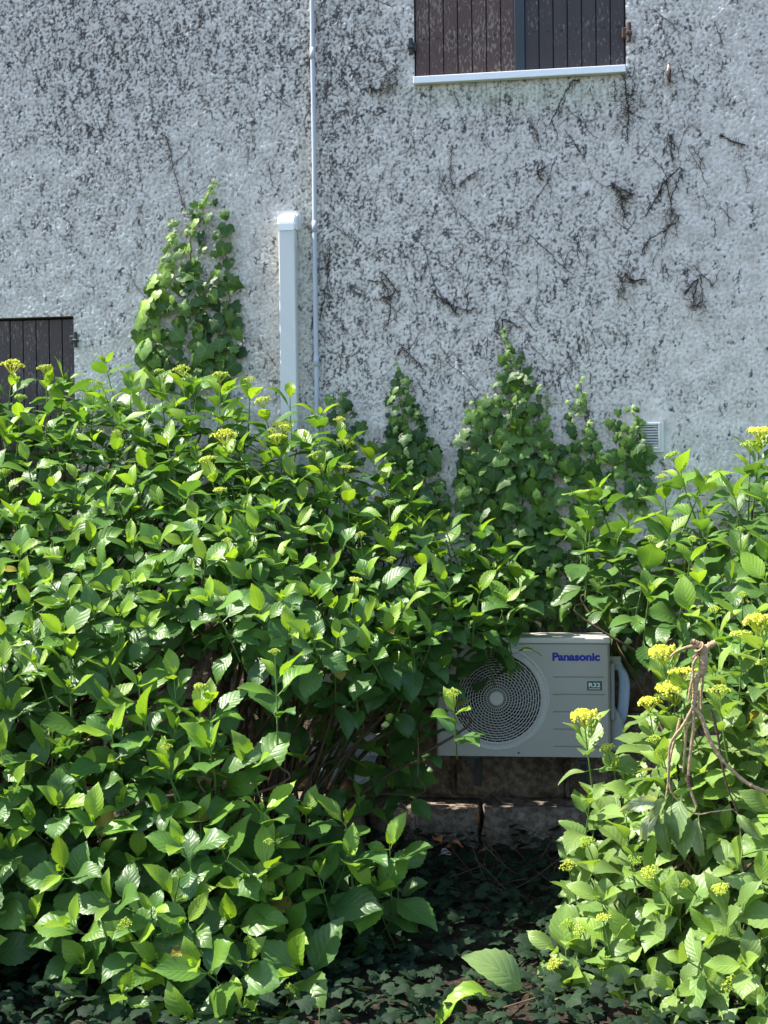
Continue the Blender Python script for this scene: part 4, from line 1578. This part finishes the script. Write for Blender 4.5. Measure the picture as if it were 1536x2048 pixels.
# ------------------------------------------------------------------ ground cover, litter and small things
def build_ground_ivy():
    r = np.random.default_rng(77)
    Vs, Ts, Us, Cs, off = [], [], [], [], 0
    for k in range(9000):
        x, y = r.uniform(-2.6, 2.6), r.uniform(-3.4, -0.22)
        if y > -0.8 and r.uniform() < 0.55:
            continue
        var = LOBED[r.integers(3)]
        V, T, UV = LEAVES[var]
        a = r.uniform(0, 6.28)
        M = frame(np.array([x, y, 0.03 + r.uniform(0, 0.09)]), (math.cos(a), math.sin(a), -0.2 + r.normal(0, 0.25)), (r.normal(0, .35), -0.25 + r.normal(0, .35), 1), 0.05 * r.uniform(0.6, 1.3))
        Vs.append(V @ M[:3, :3].T + M[:3, 3])
        Ts.append(T + off)
        Us.append(UV)
        c = lerp((0.010, 0.024, 0.012), (0.026, 0.050, 0.024), r.uniform() ** 1.8)  # greens darkened so the colour carries the shade between the shrubs
        Cs.append(np.tile(np.array(c), (len(V), 1)))
        off += len(V)
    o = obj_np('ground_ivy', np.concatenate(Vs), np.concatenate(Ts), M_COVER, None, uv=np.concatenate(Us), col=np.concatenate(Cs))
    tag(o, 'ivy ground cover between the shrubs, its green darkened for shade', 'ground cover', kind='stuff')
    paths = []
    for k in range(190):
        c = np.array([r.normal(0.75, 0.45), r.uniform(-1.25, -0.25), 0.04])
        if k > 150:
            c = np.array([r.uniform(-1.5, 1.6), r.uniform(-2.8, -0.3), 0.03])
        a = r.uniform(0, 6.28)
        L = r.uniform(0.08, 0.32)
        d = np.array([math.cos(a), math.sin(a), r.uniform(-0.05, 0.7)])
        paths.append((spline([c, c + d * L * 0.5 + r.normal(0, 0.025, 3), c + d * L + r.normal(0, 0.04, 3)], 7), r.uniform(0.0012, 0.0028)))
    V, F = tubes(paths, 4)
    tag(obj_np('dry_twigs', V, F, M_TWIG), 'tangle of dry brown twigs lying on the shaded soil', 'twigs', kind='stuff')


build_ground_ivy()


def build_dead_roots():
    """dead ivy runners still stuck to the render"""
    r = np.random.default_rng(8)
    dark, tan = [], []
    runs = [[(1345, 425), (1330, 360), (1318, 385), (1290, 435)], [(1342, 420), (1355, 440), (1300, 480), (1285, 505)], [(1342, 400), (1362, 335), (1320, 375)], [(1385, 605), (1395, 560), (1380, 575), (1368, 590)],
            [(1220, 370), (1240, 385), (1245, 410), (1250, 430)], [(1222, 365), (1250, 382), (1270, 390)], [(1400, 550), (1405, 600), (1380, 615)], [(1350, 300), (1340, 270), (1345, 320)], [(735, 560), (770, 570), (780, 620), (775, 650)],
            [(760, 540), (790, 580), (760, 600)], [(800, 690), (830, 720), (845, 735)], [(1250, 150), (1252, 190), (1258, 235), (1252, 280)], [(850, 500), (880, 590), (930, 620), (950, 615)], [(870, 590), (900, 610), (915, 630)],
            [(960, 340), (940, 350), (920, 370)], [(330, 270), (340, 300), (350, 350), (372, 430)], [(735, 170), (760, 180), (790, 165)], [(660, 480), (655, 560), (640, 640)], [(1090, 335), (1075, 345), (1085, 360)], [(1040, 655), (1005, 640), (1015, 690)],
            [(1440, 270), (1470, 285), (1490, 290)], [(1100, 250), (1140, 170), (1160, 160)], [(1250, 550), (1265, 560), (1290, 560)], [(905, 290), (900, 340), (905, 370)], [(540, 760), (580, 770), (600, 800)]]
    for rn in runs:
        cp = spline(rn, 9 * len(rn))
        pts = np.array([at(x + r.normal(0, 1.2), y + r.normal(0, 1.2), -0.010 + r.normal(0, 0.003)) for x, y in cp])
        dark.append((pts, r.uniform(0.0014, 0.0028)))
        for q_ in range(int(len(cp) * 1.3)):
            i = r.integers(len(cp))
            p = pts[i]
            d = np.array([r.normal(0, 1), -0.15, r.normal(-0.5, 1)])
            d = d / np.linalg.norm(d) * r.uniform(0.008, 0.034)
            (tan if r.uniform() < 0.18 else dark).append((np.array([p, p + d * 0.5 + r.normal(0, 0.003, 3), p + d]), 0.0010))
    # many short broken runners, mostly upright, thickest where the old ivy grew
    spots = [(120, 80, 220, 150, 26), (470, 70, 220, 90, 18), (210, 300, 130, 170, 20), (720, 130, 70, 220, 16), (860, 560, 150, 140, 60), (1000, 420, 220, 170, 60), (1240, 480, 140, 170, 50), (1420, 200, 90, 160, 14), (1290, 130, 40, 110, 8), (660, 560, 14, 260, 16), (1140, 740, 120, 80, 12), (560, 740, 50, 40, 5), (900, 720, 120, 50, 10), (1040, 230, 180, 40, 10)]
    for (cx_, cy_, sx_, sy_, n_) in spots:
        for q_ in range(n_):
            x, y = r.normal(cx_, sx_), r.normal(cy_, sy_)
            pw_ = at(x, y, 0)
            if (UX0 - 0.03 < pw_.x < UX1 + 0.03 and pw_.z > UZ0 - 0.03) or (pw_.x < LX1 + 0.03 and LZ0 - 0.05 < pw_.z < LZ1 + 0.03) or pw_.z < PL + 0.05:
                continue
            L = r.uniform(10, 44)
            tilt = r.normal(0.12, 0.42)
            pp = []
            n2 = int(L / 5) + 3
            xx, yy = x, y
            for k in range(n2):
                pp.append(np.array(at(xx, yy, -0.0035 + r.normal(0, 0.0012))))
                xx += tilt * 5 + r.normal(0, 1.6)
                yy += 5
                tilt += r.normal(0, 0.12)
            pp = np.array(pp)
            dark.append((pp, r.uniform(0.0006, 0.0015)))
            for k in range(int(n2 * 1.1)):
                p = pp[r.integers(len(pp))]
                d = np.array([r.normal(0, 1), -0.05, r.normal(-0.4, 0.8)])
                d = d / np.linalg.norm(d) * r.uniform(0.005, 0.02)
                dark.append((np.array([p, p + d * 0.5 + r.normal(0, 0.002, 3) * np.array([1, 0.3, 1]), p + d]), 0.0008))
    for (x, y, n_) in ((1245, 400, 60), (1250, 560, 40), (1338, 145, 40), (1250, 210, 50), (1395, 605, 40), (775, 165, 40), (1345, 445, 30)):
        for q_ in range(n_):
            p = np.array(at(x + r.normal(0, 9), y + r.normal(0, 16), -0.012 - r.uniform(0, 0.012)))
            d = np.array([r.normal(0, 1), -0.3 * r.uniform(), r.normal(-0.3, 1)])
            d = d / np.linalg.norm(d) * r.uniform(0.012, 0.04)
            (tan if r.uniform() < 0.5 else dark).append((np.array([p, p + d * 0.5 + r.normal(0, 0.004, 3), p + d]), 0.0011))
    V, F = tubes(dark, 4)
    tag(obj_np('dead_ivy_roots', V, F, M_DEADVINE), 'blackened dead ivy runners and rootlets clinging to the upper wall', 'dead ivy', kind='stuff')
    V, F = tubes(tan, 4)
    tag(obj_np('dry_root_tufts', V, F, M_DEADTAN), 'tufts of tan dried rootlets on the wall right of the upper window', 'dead ivy', kind='stuff')


build_dead_roots()


def build_branch():
    def z3(x, y, Y):
        return np.array(at(1250 + x / 4.762, 1230 + y / 4.762, Y))
    Y0 = -2.02
    top = z3(745, 340, Y0)
    root = empty('dry_branch', tuple(top), 'bare twisted pale brown branch hanging over the right foreground hydrangea', 'branch')
    r = np.random.default_rng(3)

    def br(name, pts, r0, r1, mat=M_BARK, dy=0.0, sides=9):
        c = spline([z3(x, y, Y0 + dy + (d if len(p_) > 2 else 0)) for p_ in pts for (x, y, d) in [(*p_, 0)[:3]]], 8 * len(pts))
        rad = np.linspace(r0, r1, len(c)) * (1 + 0.12 * r.normal(0, 1, len(c)))
        V, F = tubes([(c, rad)], sides)
        obj_np(name, V - np.array(top), F, mat, root)
    br('main_stem', [(700, 300, -.01), (745, 345), (750, 450), (742, 535), (700, 575), (672, 650), (668, 750), (650, 870)], 0.0165, 0.0085)
    br('burr', [(735, 310), (752, 380), (748, 470), (745, 545)], 0.019, 0.011, M_BARKD, 0.012)
    br('twig', [(630, 245), (680, 265), (735, 315)], 0.007, 0.010)
    br('twig', [(865, 262), (810, 290), (755, 330)], 0.010, 0.012, M_BARK)
    br('twig', [(430, 398), (490, 350), (600, 305), (690, 295)], 0.003, 0.006)
    br('twig', [(700, 350), (650, 410), (690, 420)], 0.007, 0.005)
    br('twig', [(690, 400), (650, 470), (648, 580), (620, 700), (605, 805)], 0.0055, 0.0035, dy=-0.01)
    br('twig', [(735, 540), (740, 640), (725, 760), (725, 900)], 0.005, 0.004, dy=0.015)
    br('twig', [(700, 720), (705, 800), (690, 880), (655, 900)], 0.004, 0.004)
    br('branch_arm', [(650, 870), (560, 1040), (440, 1210), (415, 1400), (408, 1600), (385, 1770)], 0.0055, 0.0028)
    br('branch_arm', [(525, 980), (470, 1200), (427, 1400), (425, 1620), (480, 1740), (660, 1890), (830, 1875), (1030, 1850)], 0.004, 0.0022, dy=0.012)
    br('branch_arm', [(655, 1000), (590, 1080), (570, 1300), (552, 1500)], 0.0045, 0.0035, dy=0.006)
    br('branch_arm', [(650, 870), (652, 1040), (625, 1300), (605, 1500), (620, 1650), (680, 1830)], 0.006, 0.0045)
    br('branch_arm', [(640, 880), (720, 960), (790, 1150), (880, 1320), (960, 1420), (1120, 1570), (1240, 1640), (1362, 1690), (1650, 1830), (1900, 2050)], 0.0075, 0.0055)
    br('branch_arm', [(820, 900, .05), (880, 1130, .05), (910, 1330, .05), (940, 1500, .05), (990, 1680, .05), (1090, 1960, .05), (1130, 2500, .05)], 0.0045, 0.003, M_BARKD)
    pts = []
    for k in range(70):
        a = k * 0.75
        p = z3(605 + 0.55 * k * 0.5, 1515 + 1.75 * k, Y0)
        pts.append(p + np.array([0.0095 * math.cos(a), 0.0095 * math.sin(a), 0]))
    V, F = tubes([(np.array(pts), 0.0022)], 5)
    obj_np('wire_binding', V - np.array(top), F, M_BARKD, root)
    Tb = Matrix.Translation(-Vector(tuple(top)))
    for (x, y, dx, dz, sz, v, c) in ((385, 1770, -0.9, -0.15, 0.15, 0, (0.36, 0.42, 0.24)), (380, 1790, -0.5, -0.8, 0.14, 1, (0.33, 0.38, 0.22)), (545, 1690, -0.15, -1, 0.16, -1, (0.15, 0.24, 0.09)), (700, 1880, 0.05, -0.9, 0.14, 1, (0.25, 0.30, 0.16)), (640, 1860, -0.2, -0.9, 0.15, -1, (0.16, 0.24, 0.10)), (370, 1850, 0.1, -1, 0.15, 0, (0.13, 0.2, 0.06)), (1030, 1850, 0.6, -0.6, 0.13, 2, (0.16, 0.24, 0.08)), (420, 1700, -0.4, -0.8, 0.13, 2, (0.2, 0.27, 0.1))):
        p = z3(x, y, Y0)
        M = frame(p, (dx, -0.2, dz), (0.3 * dz - 0.3, -0.9, 0.35), sz)
        o = bpy.data.objects.new('wilted_leaf', leaf_data(WILT[v] if v >= 0 else MATURE[2], M_LEAF_O))
        o.color = (*c, 1)
        COL.objects.link(o)
        o.parent = root
        o.matrix_basis = Tb @ Matrix(M.tolist())


build_branch()


def build_small():
    r = np.random.default_rng(13)
    # black cables on the footing ledge
    for k, (pts, lab) in enumerate((
            ([(985, 1592), (1000, 1604), (1035, 1612), (1090, 1612), (1180, 1614), (1300, 1612)], 'upper of two thin black cables along the stone footing below the outdoor unit'),
            ([(968, 1600), (995, 1614), (1040, 1618), (1110, 1618), (1200, 1622), (1310, 1624)], 'lower of two thin black cables along the stone footing below the outdoor unit'))):
        c = spline([np.array(at(x, y, -0.12)) for x, y in pts], 40)
        V, F = tubes([(c, 0.0055)], 8)
        tag(obj_np('cable', V, F, M_CABLE), lab, 'cable', 'cables on the footing')
    # dry leaves on the ledge and soil
    for k, (x, y, Y, c, lab) in enumerate((
            (868, 1678, -0.42, (0.55, 0.20, 0.07), 'orange brown dry leaf on the soil, left of the two by the footing'),
            (892, 1694, -0.46, (0.50, 0.19, 0.09), 'reddish dry leaf on the soil, right of the two by the footing'),
            (876, 1712, -0.50, (0.50, 0.42, 0.33), 'pale curled dry leaf on the soil before the footing'))):
        p = np.array(at(x, y, Y))
        V, T, UV = hyd_leaf(0.6, 0.5, 1.4, 0.09, 0.5, 300 + k, 7, 0.05)
        M = frame(p, (r.normal(), r.normal(), 0.1), (0.1, -0.5, 1), 0.085)
        mt = simple('dry_leaf_%s' % ('orange', 'red', 'tan')[k], c, 0.8, 0.2, 0.3, 30)
        o = obj_np('dry_leaf', V @ M[:3, :3].T, T, mt, None, uv=UV)
        o.location = p
        tag(o, lab, 'leaf', 'dry leaves by the footing')
    # crumpled pale sheet behind the stems
    n = 16
    u, v = np.meshgrid(np.linspace(0, 1, n), np.linspace(0, 1, n))
    hh = bandnoise((n, n), 3, 12, seed=3) * 0.02
    P0, P1, P2 = np.array(at(600, 1560, -0.40)), np.array(at(735, 1565, -0.36)), np.array(at(635, 1470, -0.30))
    V = P0 + u[..., None] * (P1 - P0) + v[..., None] * (P2 - P0)
    V[..., 1] += hh
    V[..., 2] += 0.4 * bandnoise((n, n), 3, 10, seed=4) * 0.02
    i = np.arange(n - 1)[:, None] * n + np.arange(n - 1)[None, :]
    o = obj_np('plastic_sheet', V.reshape(-1, 3), np.stack([i, i + 1, i + n + 1, i + n], -1).reshape(-1, 4), M_SHEET)
    md = o.modifiers.new('thickness', 'SOLIDIFY')
    md.thickness = 0.002
    tag(o, 'crumpled pale plastic sheet glimpsed behind the hydrangea stems', 'sheet')


build_small()


def build_fixing():
    c = at(1339, 150, 0)
    root = empty('rusty_fixing', (c.x, 0, c.z), 'rusty iron stub in broken mortar right of the upper shutters', 'fixing')
    r = np.random.default_rng(9)
    bm = bmesh.new()
    bmesh.ops.create_icosphere(bm, subdivisions=3, radius=1.0)
    for v in bm.verts:
        k = 1 + 0.22 * math.sin(5 * v.co.x + 3 * v.co.z) + r.normal(0, 0.06)
        v.co = Vector((v.co.x * 0.022 * k, v.co.y * 0.010 - 0.003, v.co.z * 0.040 * k))
    obj_bm('mortar_lump', bm, M_VENT, root, True)
    V, F = tubes([(spline([(0.004, 0.0, 0.026), (-0.002, -0.022, 0.016), (-0.004, -0.024, -0.012), (-0.001, -0.016, -0.040)], 14), [0.005 + 0.005 * math.sin(3.1 * i / 15) for i in range(len(spline([(0, 0, 0), (1, 0, 0), (2, 0, 1), (3, 0, 0)], 14)))])], 8)
    obj_np('iron_stub', V, F, M_RUST, root)


build_fixing()
